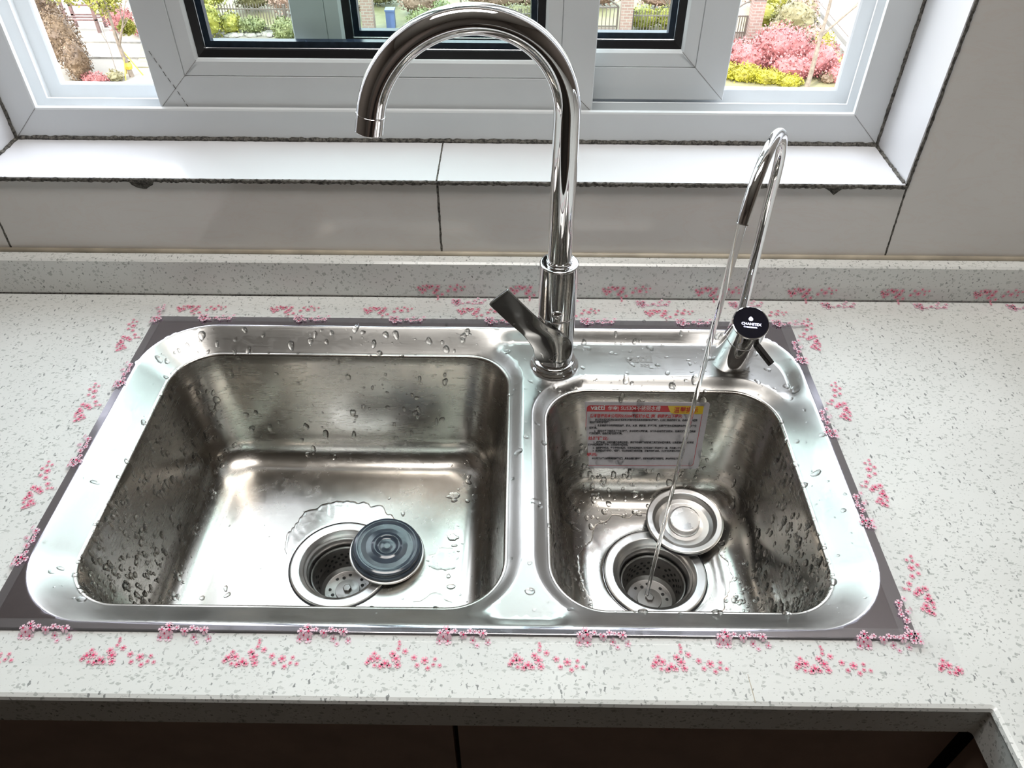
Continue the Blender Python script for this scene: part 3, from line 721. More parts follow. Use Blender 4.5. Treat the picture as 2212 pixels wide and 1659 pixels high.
# ================================================================== MAIN FAUCET
FX, FYY, FZ = 0.0438, 0.6947, -0.0020
fau = empty('kitchen_faucet', (FX, FYY, FZ), label='tall chrome gooseneck kitchen faucet with its spout turned over the large left bowl', cat='faucet')
O = (FX, FYY, 0)
mesh('base_ring', *lathe([(0.0200, -0.012), (0.0278, -0.010), (0.0285, -0.003), (0.0285, 0.0005), (0.0272, 0.0022), (0.0250, 0.0028), (0.0246, 0.0040), (0.0250, 0.0060), (0.0244, 0.0085), (0.0225, 0.0095), (0.0200, 0.0095)], 96, O), 'chrome', fau, True, sharp=60)
mesh('faucet_body', *lathe([(0.0203, 0.008), (0.0207, 0.0095), (0.0207, 0.0740), (0.0204, 0.0748), (0.0202, 0.0752), (0.0204, 0.0756), (0.0207, 0.0764), (0.0207, 0.1388), (0.0201, 0.1400), (0.0190, 0.1403), (0.0150, 0.1403), (0.0148, 0.1395), (0.0120, 0.1395)], 96, O), 'chrome', fau, True, sharp=50)
# small domed indicator on the body front
i_ = Vector((-0.15, -1, 0.1)).normalized(); a_, b_ = frame_from(i_)
Q = Matrix((a_, b_, i_)).transposed()
mesh('indicator_stud', *lathe([(0.0062, -0.002), (0.0058, 0.0008), (0.0040, 0.0030), (0.0018, 0.0038), (0, 0.0040)], 32, Vector((FX-0.001, FYY-0.0200, 0.086)), Q), 'chrome', fau, True)
phi, RG, zc = 0.2082, 0.0887, 0.2986
d = Vector((-math.cos(phi), -math.sin(phi), 0)); P0 = Vector((FX, FYY, 0)); pts_ = [P0+Vector((0, 0, 0.136+(zc-0.136)*i/14)) for i in range(15)]
for i in range(1, 49):
    t = 2.957*i/48; pts_.append(P0+d*(RG-RG*math.cos(t))+Vector((0, 0, zc+RG*math.sin(t))))
T = (pts_[-1]-pts_[-2]).normalized(); E0 = pts_[-1]

mesh('spout', *tube(pts_, 0.0126, 48, False), 'chrome', fau, True)
Q = Matrix((*frame_from(T), T)).transposed()
mesh('aerator', *lathe([(0.0120, -0.0005), (0.0121, 0.0004), (0.0126, 0.0008), (0.0127, 0.0165), (0.0123, 0.0170), (0.0112, 0.0171)], 64, E0, Q), 'chrome', fau, True, sharp=50)
mesh('aerator_insert', *lathe([(0.0113, 0.0172), (0.0108, 0.0160), (0.0, 0.0160)], 48, E0, Q), 'gasket', fau, True, sharp=50)
mesh('spout_collar', *lathe([(0.0185, 0.1400), (0.0180, 0.1408), (0.0140, 0.1410), (0.0134, 0.1420), (0.0134, 0.1440), (0.0126, 0.1446)], 64, O), 'chrome', fau, True, sharp=50)
# lever: a shell hugging the lower body that runs out into a flat paddle
HG = [
[[0.0274,0.6774,0.0154],[0.033,0.6735,0.0184],[0.0387,0.6714,0.0197],[0.0444,0.6709,0.0197],[0.0503,0.6718,0.0185]],
[[0.0204,0.6830,0.0165],[0.0291,0.676,0.0235],[0.0392,0.6714,0.0277],[0.0494,0.6716,0.0271],[0.0602,0.6775,0.0217]],
[[0.0196,0.6790,0.0290],[0.0284,0.6735,0.0339],[0.0385,0.6715,0.039],[0.0498,0.6717,0.039],[0.0635,0.6810,0.0329]],
[[0.0162,0.6750,0.0430],[0.0258,0.6725,0.0470],[0.0363,0.6715,0.0504],[0.0478,0.6712,0.0516],[0.0610,0.6780,0.0480]],
[[0.0096,0.6715,0.0560],[0.0190,0.6715,0.0586],[0.0283,0.6700,0.0602],[0.0382,0.6700,0.0624],[0.0490,0.6718,0.0640]],
[[0.0048,0.6700,0.0638],[0.0118,0.6682,0.0663],[0.0187,0.6680,0.0688],[0.0257,0.6683,0.0713],[0.0336,0.6695,0.0738]],
[[-0.0033,0.666,0.0749],[0.0029,0.666,0.0781],[0.009,0.666,0.0813],[0.0152,0.666,0.0845],[0.0213,0.666,0.0877]],
[[-0.0167,0.664,0.0913],[-0.0111,0.664,0.0955],[-0.0057,0.664,0.0997],[-0.0002,0.664,0.1038],[0.0052,0.664,0.108]],
[[-0.0291,0.661,0.1086],[-0.0252,0.661,0.1140],[-0.0200,0.661,0.1188],[-0.0148,0.661,0.1236],[-0.0098,0.661,0.1277]]]
rows = len(HG); vs = [p for r in HG for p in r]; fs = [(i*5+j, i*5+j+1, (i+1)*5+j+1, (i+1)*5+j) for i in range(rows-1) for j in range(4)]
h = mesh('lever_handle', vs, fs, 'dark_chrome', fau, True)
bm = bmesh.new(); bm.from_mesh(h.data); bmesh.ops.recalc_face_normals(bm, faces=bm.faces)
if sum(f.normal.y for f in bm.faces) > 0: bmesh.ops.reverse_faces(bm, faces=bm.faces)
bm.to_mesh(h.data); bm.free()
h.data.materials.clear(); h.data.materials.append(M['lever'])
s1 = h.modifiers.new('s', 'SUBSURF'); s1.levels = 2; s1.render_levels = 3; s1.boundary_smooth = 'PRESERVE_CORNERS'
s2 = h.modifiers.new('t', 'SOLIDIFY'); s2.thickness = 0.0026; s2.offset = -1
s3 = h.modifiers.new('b', 'BEVEL'); s3.width = 0.0006; s3.segments = 2; s3.limit_method = 'ANGLE'; s3.angle_limit = math.radians(50)
# engraved mark on the lever shell
m = MB(); mk = [(0.0055, 0.0120), (0.0030, 0.0100), (0.0025, 0.0060), (0.0020, 0.0025), (-0.0005, 0.0005), (-0.0030, 0.0010), (-0.0030, 0.0030), (-0.0010, 0.0040)]
def onbody(x, z): dx = x-FX; return Vector((x, FYY-math.sqrt(max(0, 0.0246**2-dx*dx))-0.0001, z))
m.add(*tube([onbody(0.0390+x*0.8, 0.0240+z*0.75) for x, z in mk], 0.00035, 6))
m.add(*tube([onbody(0.0412+x*0.8, 0.0240+z*0.75) for x, z in mk[:5]], 0.00035, 6))
m.build('engraved_mark', 'etch', fau, True)

# ================================================================== FILTER FAUCET
GX, GY = 0.2517, 0.7060
flt = empty('filter_faucet', (GX, GY, -0.002), label='small chrome drinking water faucet with round black display and thin bent spout', cat='faucet')
ax = Vector((-0.030, -0.425, 0.905)).normalized(); B0 = Vector((GX, GY, -0.0025)); Q = Matrix((*frame_from(ax), ax)).transposed()
Lb = 0.098
def tilt_lathe(prof, n=80):
    vs, fs = lathe(prof, n, B0, Q); return vs, fs
vs, fs = tilt_lathe([(0.0224, -0.02), (0.0198, 0.0690), (0.0194, 0.0694), (0.0190, 0.0696), (0.0150, 0.0696)])
vs2 = []
for v in vs:
    v = Vector(v)
    if v.z < -0.0045: v = v+ax*((-0.0045-v.z)/ax.z)
    vs2.append(v)
fs_ = fs
# snap the lowest ring onto the deck plane
me_v = []
k_ = len(vs2)//80
for i, v in enumerate(vs2):
    if i % k_ == 0: v0 = Vector(vs[i]); v = v0+ax*((-0.0045-v0.z)/ax.z)
    me_v.append(v)
mesh('faucet_body', me_v, fs_, 'chrome', flt, True, sharp=50)
vs, fs = tilt_lathe([(0.0150, 0.0698), (0.0192, 0.0700), (0.0198, 0.0706), (0.0198, Lb-0.001), (0.0194, Lb), (0.0186, Lb+0.0002), (0.0184, Lb-0.0006), (0.0170, Lb-0.0006)])
mesh('control_ring', vs, fs, 'chrome', flt, True, sharp=50)
vs, fs = tilt_lathe([(0.0185, Lb-0.0008), (0.0184, Lb-0.0003), (0.0, Lb-0.0003)])
disp = mesh('display', vs, fs, 'screen', flt, False)
C0 = B0+ax*(Lb-0.00005); ey = (Vector((0, 0, 1))-ax*ax.z).normalized(); ex = ey.cross(ax).normalized()
ang = math.radians(-3); ex, ey = ex*math.cos(ang)+ey*math.sin(ang), ey*math.cos(ang)-ex*math.sin(ang)
m = MB()
flat_text('CHANITEX', 0.0042, C0-ex*0.0098-ey*0.0030, ex, ey, m, bold=0.00012, spacing=1.0)
flat_text('✆4008205606', 0.0024, C0-ex*0.0075-ey*0.0062, ex, ey, m, bold=0.00004)
dp = []
for i in range(24):
    t = 2*PI*i/24; r_ = 0.0024*(1.0); x = r_*math.sin(t)*(1-0.35*max(0, math.cos(t))**1.5); y = 0.0031*math.cos(t) if math.cos(t) > 0 else 0.0022*math.cos(t)
    dp.append(C0+ex*x+ey*(y+0.0042))
m.add(dp, [tuple(range(24))])
gt = m.build('lit_text', 'glow', disp); gt.matrix_parent_inverse = Matrix.Identity(4); gt.parent = disp
gt.matrix_parent_inverse = Matrix.Translation(-Vector(flt.location))
m = MB()   # short black lever
ra, rb = Vector((0.2545, 0.6590, 0.0655)), Vector((0.2735, 0.6400, 0.0490)); dd = (rb-ra).normalized()
a1, b1 = frame_from(dd)
def bar(p, q, wa, wb, k=0):
    vv = []
    for P_, w_ in ((p, wa), (q, wb)):
        for sx_, sy_ in ((-1, -1), (1, -1), (1, 1), (-1, 1)): vv.append(P_+a1*w_*sx_+b1*w_*0.75*sy_)
    m.add(vv, [(0, 3, 2, 1), (4, 5, 6, 7), (0, 1, 5, 4), (1, 2, 6, 5), (2, 3, 7, 6), (3, 0, 4, 7)])
bar(ra-dd*0.004, ra+dd*0.003, 0.0020, 0.0020); bar(ra+dd*0.003, ra+dd*0.006, 0.0022, 0.0034); bar(ra+dd*0.006, rb, 0.0034, 0.0034)
lv = m.build('side_lever', 'dark_chrome', flt)
bv = lv.modifiers.new('b', 'BEVEL'); bv.width = 0.0008; bv.segments = 3
TP = Vector((0.2555, 0.7190, 0)); ph2, R2, zc2, ang2, L2 = 1.1044, 0.070, 0.2247, 2.80, 0.002
d2 = Vector((-math.cos(ph2), -math.sin(ph2), 0)); tp = [TP+Vector((0, 0, -0.004+(zc2+0.004)*i/12)) for i in range(13)]
for i in range(1, 41):
    t = ang2*i/40; tp.append(TP+d2*(R2-R2*math.cos(t))+Vector((0, 0, zc2+R2*math.sin(t))))
T2 = (tp[-1]-tp[-2]).normalized(); tp.append(tp[-1]+T2*L2)
mesh('thin_spout', *tube(tp, 0.0054, 32, False), 'chrome', flt, True)
Q = Matrix((*frame_from(T2), T2)).transposed()
mesh('spout_tip', *lathe([(0.0054, -0.0002), (0.0056, 0.0002), (0.0056, 0.0008), (0.0044, 0.0010), (0.0042, -0.004), (0, -0.004)], 32, tp[-1], Q), 'chrome', flt, True, sharp=50)
WE = tp[-1]
print('water start', WE[:])

def rescale(e, k):       # bigger by k, keeping its bearing from (0, 0, 0.6)
    C_ = Vector((0, 0, 0.6)); e.location = C_+(Vector(e.location)-C_)*k
    for o in [x for x in bpy.data.objects if x.parent == e]:
        for v in o.data.vertices: v.co *= k
        for q in [x for x in bpy.data.objects if x.parent == o]:
            M_ = q.matrix_parent_inverse.copy()
            for v in q.data.vertices: v.co = (M_ @ v.co)*k
            q.matrix_parent_inverse = Matrix.Identity(4)
rescale(fau, 1.0127); rescale(flt, 1.0127)
WE = Vector((0, 0, 0.6))+(WE-Vector((0, 0, 0.6)))*1.0127
# running water
wp = []; WL = Vector((0.1500, 0.5000, ZD-0.040)); ZT = ZD+0.003
for i in range(0, 61):
    s = i/60*1.0; hz = 0.30*s+0.70*s*s
    wp.append(Vector((WE.x+(0.1500-WE.x)*s, WE.y+(0.4985-WE.y)*s, WE.z+(ZT-WE.z)*hz)))
rads = [0.0042*(1-0.48*min(1, i/30))*(1+0.012*math.sin(i*0.7)) for i in range(61)]
mesh_o = mesh('water_stream', *tube(wp, rads, 16, False), 'water', None, True)
tag(mesh_o, 'thin clear stream of running water falling from the small faucet into the right drain', 'water')

# ================================================================== PLUGS
def rotm(nx, ny): 
    n_ = Vector((nx, ny, 1)).normalized(); return Matrix((*frame_from(n_), n_)).transposed()
pl = empty('sink_plug', (-0.1500, 0.5480, ZF+0.0), label='upturned dark slate rubber drain plug overlapping the left drain', cat='plug')
Q = rotm(0.10, -0.04); O = Vector((-0.1500, 0.5475, ZF+0.0085))
mesh('steel_cap', *lathe([(0, -0.0060), (0.020, -0.0060), (0.0400, -0.0040), (0.0432, -0.0015), (0.0436, 0.0), (0.0430, 0.0010), (0.0400, 0.0014)], 80, O, Q), 'flange', pl, True, sharp=60)
mesh('rubber_seal', *lathe([(0.0405, 0.0010), (0.0415, 0.0030), (0.0412, 0.0052), (0.0395, 0.0062), (0.0382, 0.0068), (0.0380, 0.0078), (0.0392, 0.0092), (0.0392, 0.0112), (0.0380, 0.0128), (0.0350, 0.0136), (0.0330, 0.0128), (0.0300, 0.0124), (0.0240, 0.0126), (0.0180, 0.0132), (0.0150, 0.0142), (0.0135, 0.0143), (0.0120, 0.0130), (0.0100, 0.0118), (0.0070, 0.0120), (0.0035, 0.0124), (0.0, 0.0124)], 96, O, Q), 'slate_rubber', pl, True)
pr_ = empty('sink_plug', (0.2045, 0.5940, ZF+0.0), label='round steel strainer plug with a centre knob, leaning behind the right drain', cat='plug')
Q = rotm(-0.03, -0.10); O = Vector((0.2050, 0.5930, ZF+0.0150))
mesh('steel_dish', *lathe([(0.0455, -0.0010), (0.0462, 0.0004), (0.0458, 0.0016), (0.0440, 0.0022), (0.0385, 0.0018), (0.0372, 0.0008), (0.0365, -0.0018), (0.0350, -0.0055), (0.0300, -0.0078), (0.0230, -0.0085), (0.0185, -0.0080), (0.0170, -0.0060), (0.0165, -0.0030)], 96, O, Q), 'flange', pr_, True)
mesh('centre_knob', *lathe([(0.0165, -0.0070), (0.0165, -0.0030), (0.0172, 0.0010), (0.0178, 0.0038), (0.0174, 0.0048), (0.0160, 0.0052), (0, 0.0056)], 64, O, Q), 'knob', pr_, True, sharp=50)
mesh('rubber_seal', *lathe([(0.0440, -0.0012), (0.0452, -0.0030), (0.0450, -0.0060), (0.0430, -0.0075), (0.0420, -0.0100), (0.0395, -0.0130), (0.030, -0.0140), (0, -0.0140)], 80, O, Q), 'black_rubber', pr_, True)

# ================================================================== WATER DROPS AND FILMS
from mathutils.bvhtree import BVHTree
def world_tris(o):
    me = o.data; mw = Vector(o.parent.location) if o.parent else Vector(); me.calc_loop_triangles()
    V = [v.co+mw for v in me.vertices]; return V, [tuple(t.vertices) for t in me.loop_triangles]
def bvh_of(o):
    V, T_ = world_tris(o); return BVHTree.FromPolygons(V, T_)
import bisect
def drops(name, label, o, n, dens, rmin, rmax, seed, up_hint=None):
    V, T_ = world_tris(o); rnd = random.Random(seed); cum = []; acc = 0; info = []
    for t in T_:
        a, b, c = V[t[0]], V[t[1]], V[t[2]]; nn = (b-a).cross(c-a); ar = nn.length/2; ce = (a+b+c)/3
        if nn.length < 1e-12: w_ = 0; nn = Vector((0, 0, 1))
        else:
            nn = nn.normalized(); 
            if nn.z < -0.01: nn = -nn
            w_ = ar*max(0, dens(ce, nn))
        acc += w_; cum.append(acc); info.append((a, b, c, nn))
    mb = MB()
    for _ in range(n):
        a, b, c, nn = info[min(len(info)-1, bisect.bisect(cum, rnd.random()*acc))]
        u, v = rnd.random(), rnd.random()
        if u+v > 1: u, v = 1-u, 1-v
        P = a+(b-a)*u+(c-a)*v; steep = 1-abs(nn.z)
        if up_hint and steep > 0.5:      # walls: orient normals to the bowl's inside
            if (up_hint-P).dot(nn) < 0: nn = -nn
        r = rmin+(rmax-rmin)*rnd.random()**3.2
        dn = Vector((0, 0, -1)); t1 = (dn-nn*dn.dot(nn)) if steep > 0.08 else Vector((rnd.gauss(0, 1), rnd.gauss(0, 1), 0))
        t1.normalize(); t2 = nn.cross(t1); el = 1+(0.9 if r > rmin*2 else 0.25)*rnd.random()*(0.5+steep); ph = rnd.uniform(0, 6.28); am = rnd.uniform(0.05, 0.28)
        rings = ((1.0, -0.05), (0.97, 0.10), (0.80, 0.30), (0.45, 0.42)); k = 10; vs = []
        for (q, hh) in rings:
            for i in range(k):
                th = 2*PI*i/k; rr_ = r*q*(1+am*math.sin(2*th+ph)+am*0.5*math.sin(3*th+2*ph))
                x = rr_*math.cos(th)*el; x = x*(1+0.25*steep) if x > 0 else x*(1-0.15*steep)
                vs.append(P+t1*x+t2*rr_*math.sin(th)+nn*hh*r*(0.85+0.15*math.cos(th)*steep))
        vs.append(P+nn*r*0.46); fs = [(j*k+i, j*k+(i+1) % k, (j+1)*k+(i+1) % k, (j+1)*k+i) for j in range(3) for i in range(k)]+[(3*k+i, 3*k+(i+1) % k, 4*k) for i in range(k)]
        mb.add(vs, fs)
    o_ = mb.build(name, 'water', None, True, 180); return tag(o_, label, 'water', None, 'stuff')
midL = Vector((-0.205, 0.54, -0.05)); midR = Vector((0.165, 0.53, -0.05))
def dR(p, n):
    if math.hypot(p.x-DR[0], p.y-DR[1]) < 0.085 and p.z < -0.16: return 0.0
    if p.x > 0.235: return 4.0 if p.y < 0.50 else (1.6 if p.y < 0.6 else 0.8)
    if p.x < 0.095: return 2.4 if p.z < -0.09 else 0.6
    if p.z > -0.035: return 1.2
    if p.z < -0.12 and p.y > 0.6: return 2.2
    return 0.8
def dL(p, n):
    if math.hypot(p.x-DL[0], p.y-DL[1]) < 0.075 and p.z < -0.16: return 0.0
    if p.x < -0.375: return 3.0 if p.y < 0.52 else 1.6
    if p.y > 0.70: return 0.35
    if p.x > -0.09 and p.z < -0.15: return 0.35
    return 0.05
drops('water_droplets', 'many water droplets clinging to the walls and floor of the right bowl', bowlR, 2100, dR, 0.0008, 0.0042, 61, midR)
drops('water_droplets', 'water droplets beaded mostly on the left wall of the large bowl', bowlL, 1300, dL, 0.0008, 0.0038, 62, midL)
drops('water_droplets', 'scattered water droplets on the pressed steel deck round the bowls', deck, 380, lambda p, n: 0.0 if (p.z > 0.002 or p.y < 0.37) else (2.4 if p.y > 0.655 else 0.7), 0.0009, 0.0044, 63)
drops('water_droplets', 'a few water droplets on the lever of the tall faucet', h, 26, lambda p, n: 1.0 if n.y < 0 else 0.2, 0.0008, 0.0018, 64)
def film(label, bowl_o, c, fn, a0, a1, seed, rin=0.0605, n=150, hgt=0.0007):
    bv_ = bvh_of(bowl_o); mb = MB(); rows_ = []
    for i in range(n+1):
        a = a0+(a1-a0)*i/n; ro = fn(a); 
        e_ = 0.0022; R_ = [rin, rin+0.002, rin+0.004]+[rin+0.004+(ro-e_-rin-0.004)*j/6 for j in range(1, 7)]+[ro-e_*0.45, ro-e_*0.12, ro]
        H_ = [0.0, hgt*0.8, hgt]+[hgt*(1+0.20*noise.noise(Vector((c[0]*90+r*160*math.cos(a), r*160*math.sin(a), seed)))) for r in R_[3:9]]+[hgt*1.25, hgt*0.75, -0.0001]
        row = []
        for r, h_ in zip(R_, H_):
            x, y = c[0]+r*math.cos(a), c[1]+r*math.sin(a); q = bv_.ray_cast(Vector((x, y, -0.10)), Vector((0, 0, -1)))[0]
            row.append((x, y, (q.z if q else ZF)+h_))
        rows_.append(row)
    k = len(rows_[0]); mb.add([p for r_ in rows_ for p in r_], [(i*k+j, (i+1)*k+j, (i+1)*k+j+1, i*k+j+1) for i in range(n) for j in range(k-1)])
    o_ = mb.build('water_film', 'water', None, True, 180); return tag(o_, label, 'water', None, 'stuff')
def wob(a, s_, f=1.0): return noise.noise(Vector((math.cos(a)*1.7*f, math.sin(a)*1.7*f, s_)))
film('shallow film of running water spread round the right drain', bowlR, DR, lambda a: 0.088+0.010*wob(a, 1.0)+0.007*wob(a, 2.0, 3)+0.003*wob(a, 3.0, 9), 0, 2*PI, 1, hgt=0.0011)
film('thin puddle on the steel behind the left drain', bowlL, DL, lambda a: 0.066+0.030*max(0.03, math.sin((a-0.55)/(2.95-0.55)*PI))**0.6*(1+0.3*wob(a, 5.0, 4))+0.002*wob(a, 6.0, 12), 0.55, 2.95, 2)
def splat(label, bowl_o, c, rad, ar, rot_, seed, hgt=0.0009):
    bv_ = bvh_of(bowl_o); mb = MB(); n = 60; vs = []
    for (q, hh) in ((1.0, -0.05), (0.94, 0.65), (0.82, 1.0), (0.5, 0.95)):
        for i in range(n):
            a = 2*PI*i/n; r = rad*q*(1+0.45*noise.noise(Vector((math.cos(a)*1.3, math.sin(a)*1.3, seed)))+0.15*noise.noise(Vector((math.cos(a)*4, math.sin(a)*4, seed))))
            x, y = r*math.cos(a), r*ar*math.sin(a); x, y = x*math.cos(rot_)-y*math.sin(rot_), x*math.sin(rot_)+y*math.cos(rot_)
            q_ = bv_.ray_cast(Vector((c[0]+x, c[1]+y, -0.08)), Vector((0, 0, -1)))[0]; vs.append((c[0]+x, c[1]+y, (q_.z if q_ else ZF)+hh*hgt))
    fs = [(j*n+i, j*n+(i+1) % n, (j+1)*n+(i+1) % n, (j+1)*n+i) for j in range(3) for i in range(n)]+[tuple(3*n+i for i in range(n))]
    mb.add(vs, fs); return tag(mb.build('water_puddle', 'water', None, True, 180), label, 'water', 'small puddles on the sink floor')
splat('small glossy puddle near the back right of the large bowl floor', bowlL, (-0.078, 0.640), 0.0090, 0.6, 0.1, 1, 0.0014)
splat('small puddle on the large bowl floor right of the slate plug', bowlL, (-0.075, 0.575), 0.0070, 0.7, -0.3, 2, 0.0012)
splat('wide thin puddle to the right of the slate plug', bowlL, (-0.085, 0.545), 0.020, 0.8, 0.4, 3, 0.0006)
splat('thin puddle by the front right of the large bowl floor', bowlL, (-0.095, 0.480), 0.022, 0.7, 0.2, 4, 0.0005)

# ================================================================== CLEAR TAPE WITH BLOSSOM PRINT
ROW_IN = [(650, 205, 45), (665, 235, 55), (605, 235, 40), (600, 280, 40), (665, 280, 45), (720, 220, 30), (790, 245, 40), (840, 220, 35), (770, 235, 25), (880, 225, 25), (945, 235, 45), (865, 275, 35), (900, 310, 28), (985, 285, 35), (915, 228, 26), (630, 258, 34)]
ROW_OUT = [(1050, 515, 45), (1100, 510, 45), (1070, 475, 30), (1165, 545, 50), (1215, 475, 40), (1245, 510, 50), (1255, 435, 25), (1260, 405, 22), (1265, 555, 40), (1310, 455, 35), (1385, 500, 35), (1470, 520, 45), (1415, 555, 30), (1500, 575, 30), (1540, 550, 25), (1550, 510, 25), (1590, 555, 25), (1255, 385, 20), (1025, 540, 30), (1130, 565, 34), (1200, 560, 30), (1085, 560, 26)]
K = 0.000105
def blossom(mb, fn, u, v, r, rnd, pale, lift):
    a0 = rnd.random()*6.28
    for i in range(5):
        a = a0+2*PI*i/5; P = []
        for (rr_, da) in ((0.12, 0), (0.55, -0.50), (0.92, -0.42), (1.0, -0.20), (0.86, 0), (1.0, 0.20), (0.92, 0.42), (0.55, 0.50)):
            P.append(fn(u+r*rr_*math.cos(a+da), v+r*rr_*math.sin(a+da), lift))
        mb.add(P, [tuple(range(8))], 1 if pale else 2)
    P = []
    q = 0.55 if not pale else 0.42
    for i in range(10):
        a = a0+2*PI*i/10; rr_ = r*(q if i % 2 == 0 else q*0.36); P.append(fn(u+rr_*math.cos(a), v+rr_*math.sin(a), lift+0.00006))
    mb.add(P, [tuple(range(10))], 3)
def tape(label, fn, length, width, nseg, rows, u_in, u_out, period, seed, vcross, shift=0.0):
    """fn(u, v, lift) -> world; v = 0 at the outer edge, width at the edge on the sink"""
    mb = MB(); rnd = random.Random(seed); us = [length*i/nseg for i in range(nseg+1)]
    for u in us:
        for v in vcross: mb.v.append(tuple(fn(u, v, 0)))
    k = len(vcross)
    for i in range(nseg):
        for j in range(k-1): mb.f.append((i*k+j, (i+1)*k+j, (i+1)*k+j+1, i*k+j+1)); mb.mi.append(0)
    if 'in' in rows:
        u = u_in
        while u < length+0.05:
            for (x, y, r) in ROW_IN:
                uu = u+(x-580)*K; vv = width-0.0035-(y-190)*K/0.87+shift
                if 0.002 < uu < length-0.002 and 0.001 < vv < width-0.001: blossom(mb, fn, uu, vv, r*K*0.5*1.55, rnd, True, 0.00025)
            u += period
    if 'out' in rows:
        u = u_out
        while u < length+0.05:
            for (x, y, r) in ROW_OUT:
                uu = u+(x-1000)*K; vv = (585-y)*K/0.87
                if 0.002 < uu < length-0.002 and 0.0008 < vv < width-0.001: blossom(mb, fn, uu, vv, r*K*0.5*1.5, rnd, False, 0.00025)
            u += period
    o = mb.build('clear_tape', ['tape', 'petal', 'petal2', 'bloom'], None, True, 60)
    return tag(o, label, 'tape', 'blossom printed clear tape strips round the sink')
def zsurf(v, edge, wd):      # height of the tape over the rim; v from outer edge
    # counter up to `edge`, then up on the rim
    return 0.0005+(ZR+0.0006)*sstep(edge-0.0060, edge-0.0002, v)
vc_ = [0, 0.006, 0.012, 0.018, 0.0240, 0.0255, 0.027, 0.0285, 0.030, 0.0310, 0.033, 0.036, 0.0395]
FT_Y0 = 0.3135
tape('clear tape with pink blossom print along the front edge of the sink, nearest the camera',
     lambda u, v, l: (-0.62+u, FT_Y0+v+0.004*(u-0.4)*0.0, zsurf(v, SY0-FT_Y0, 0)+l), 0.985, 0.0395, 60, ('in', 'out'), 0.208-0.118-0.0, 0.150-0.118, 0.1165, 1, vc_)
LT_X0 = -0.4790
vcl = [0, 0.006, 0.012, 0.018, 0.0230, 0.0245, 0.026, 0.0275, 0.029, 0.0300, 0.033, 0.036, 0.040]
tape('clear tape with pink blossom print down the left side of the sink',
     lambda u, v, l: (LT_X0+v, 0.335+u, zsurf(v, SX0-LT_X0, 0)+0.0003+l), 0.463, 0.040, 40, ('in', 'out'), 0.070, 0.018, 0.118, 2, vcl, 0.0025)
RT_X0 = 0.3660
tape('clear tape with pink blossom print down the right side of the sink',
     lambda u, v, l: (RT_X0-v-0.0000, 0.327+u, zsurf(v, RT_X0-SX1, 0)+0.0003+l), 0.466, 0.043, 40, ('in', 'out'), 0.012, 0.040, 0.118, 3, vcl+[0.043])
BT_Y1 = 0.8000
vcb = [0, 0.006, 0.012, 0.0175, 0.0190, 0.0205, 0.022, 0.0235, 0.0245, 0.0265, 0.030, 0.034]
tape('clear tape with pink blossom print along the back edge of the sink behind the faucets',
     lambda u, v, l: (-0.4760+u, BT_Y1-v, zsurf(v, BT_Y1-SY1, 0)+0.0006+l), 0.832, 0.038, 50, ('in', 'out'), 0.082, 0.045, 0.118, 4, vcb+[0.038], 0.0030)
# strip folded into the corner between counter and upstand
W5 = 0.040
def corner_fn(u, v, l):
    a = v-0.0200      # v<0.020 on the upstand (top edge = 0)
    x = -0.1290+u
    if v < 0.0175: return (x, 0.8222-l, 0.0210-v)
    if v < 0.0215:
        t = (v-0.0175)/0.004*PI/2; return (x, 0.8222-0.0026*(1-math.cos(t))-l*math.cos(t), 0.0033-0.0026*math.sin(t)+l*math.sin(t))
    return (x, 0.8196-(v-0.0215), 0.0007+l)
o5 = tape('clear tape with pink blossom print folded along the foot of the quartz upstand', corner_fn, 1.30, 0.0395, 60, ('in', 'out'), 0.045, 0.0, 0.118, 5,
     [0, 0.006, 0.012, 0.0175, 0.0185, 0.0195, 0.0205, 0.0215, 0.026, 0.032, 0.0395])
# bits of old tape left on the sill edge
for (x0, x1, y0, y1, lb_) in ((0.2257, 0.348, 0.8435, 0.862, 'strip of milky clear tape on the right part of the tiled window sill'), (-0.4950, -0.4080, 0.8440, 0.860, 'strip of milky clear tape on the left part of the tiled window sill')):
    m = MB(); m.box((x0, y0, WZ0+.0001), (x1, y1, WZ0+0.0004)); tag(m.build('tape_strip', 'milky'), lb_, 'tape', 'old tape strips on the window sill')

# ================================================================== GARDEN BEYOND THE WINDOW (seen from an upper floor)
G = -9.4
def gbox(mb, x0, x1, y0, y1, z0, z1, k=0): mb.box((x0, y0, G+z0), (x1, y1, G+z1), k)
m = MB(); gbox(m, -70, 70, 3, 120, -0.5, 0.0); struct(m.build('ground', 'paving'))
def flat_poly(name, P, z, mat, label=None):
    k = len(P); mb = MB(); mb.add([(x, y, G+z) for x, y in P]+[(x, y, G) for x, y in P], [tuple(range(k))]+[(i, (i+1) % k, k+(i+1) % k, k+i) for i in range(k)])
    return struct(mb.build(name, mat))
flat_poly('lawn', [(-9.9, 30.4), (11.2, 30.4), (10.9, 36), (10.5, 60), (-22, 60), (-16, 31.2)], 0.03, 'lawn')
flat_poly('lawn', [(6.3, 24.2), (11.2, 24.2), (11.3, 30.0), (8.8, 30.0), (8.6, 28.0), (6.3, 27.8)], 0.03, 'lawn')
flat_poly('lawn', [(-12.9, 26.6), (-10.6, 26.6), (-10.8, 28.8), (-13.5, 28.8)], 0.03, 'lawn')
flat_poly('path', [(12.0, 22), (26, 22), (26, 48), (12.3, 48)], 0.02, 'pale_paving')
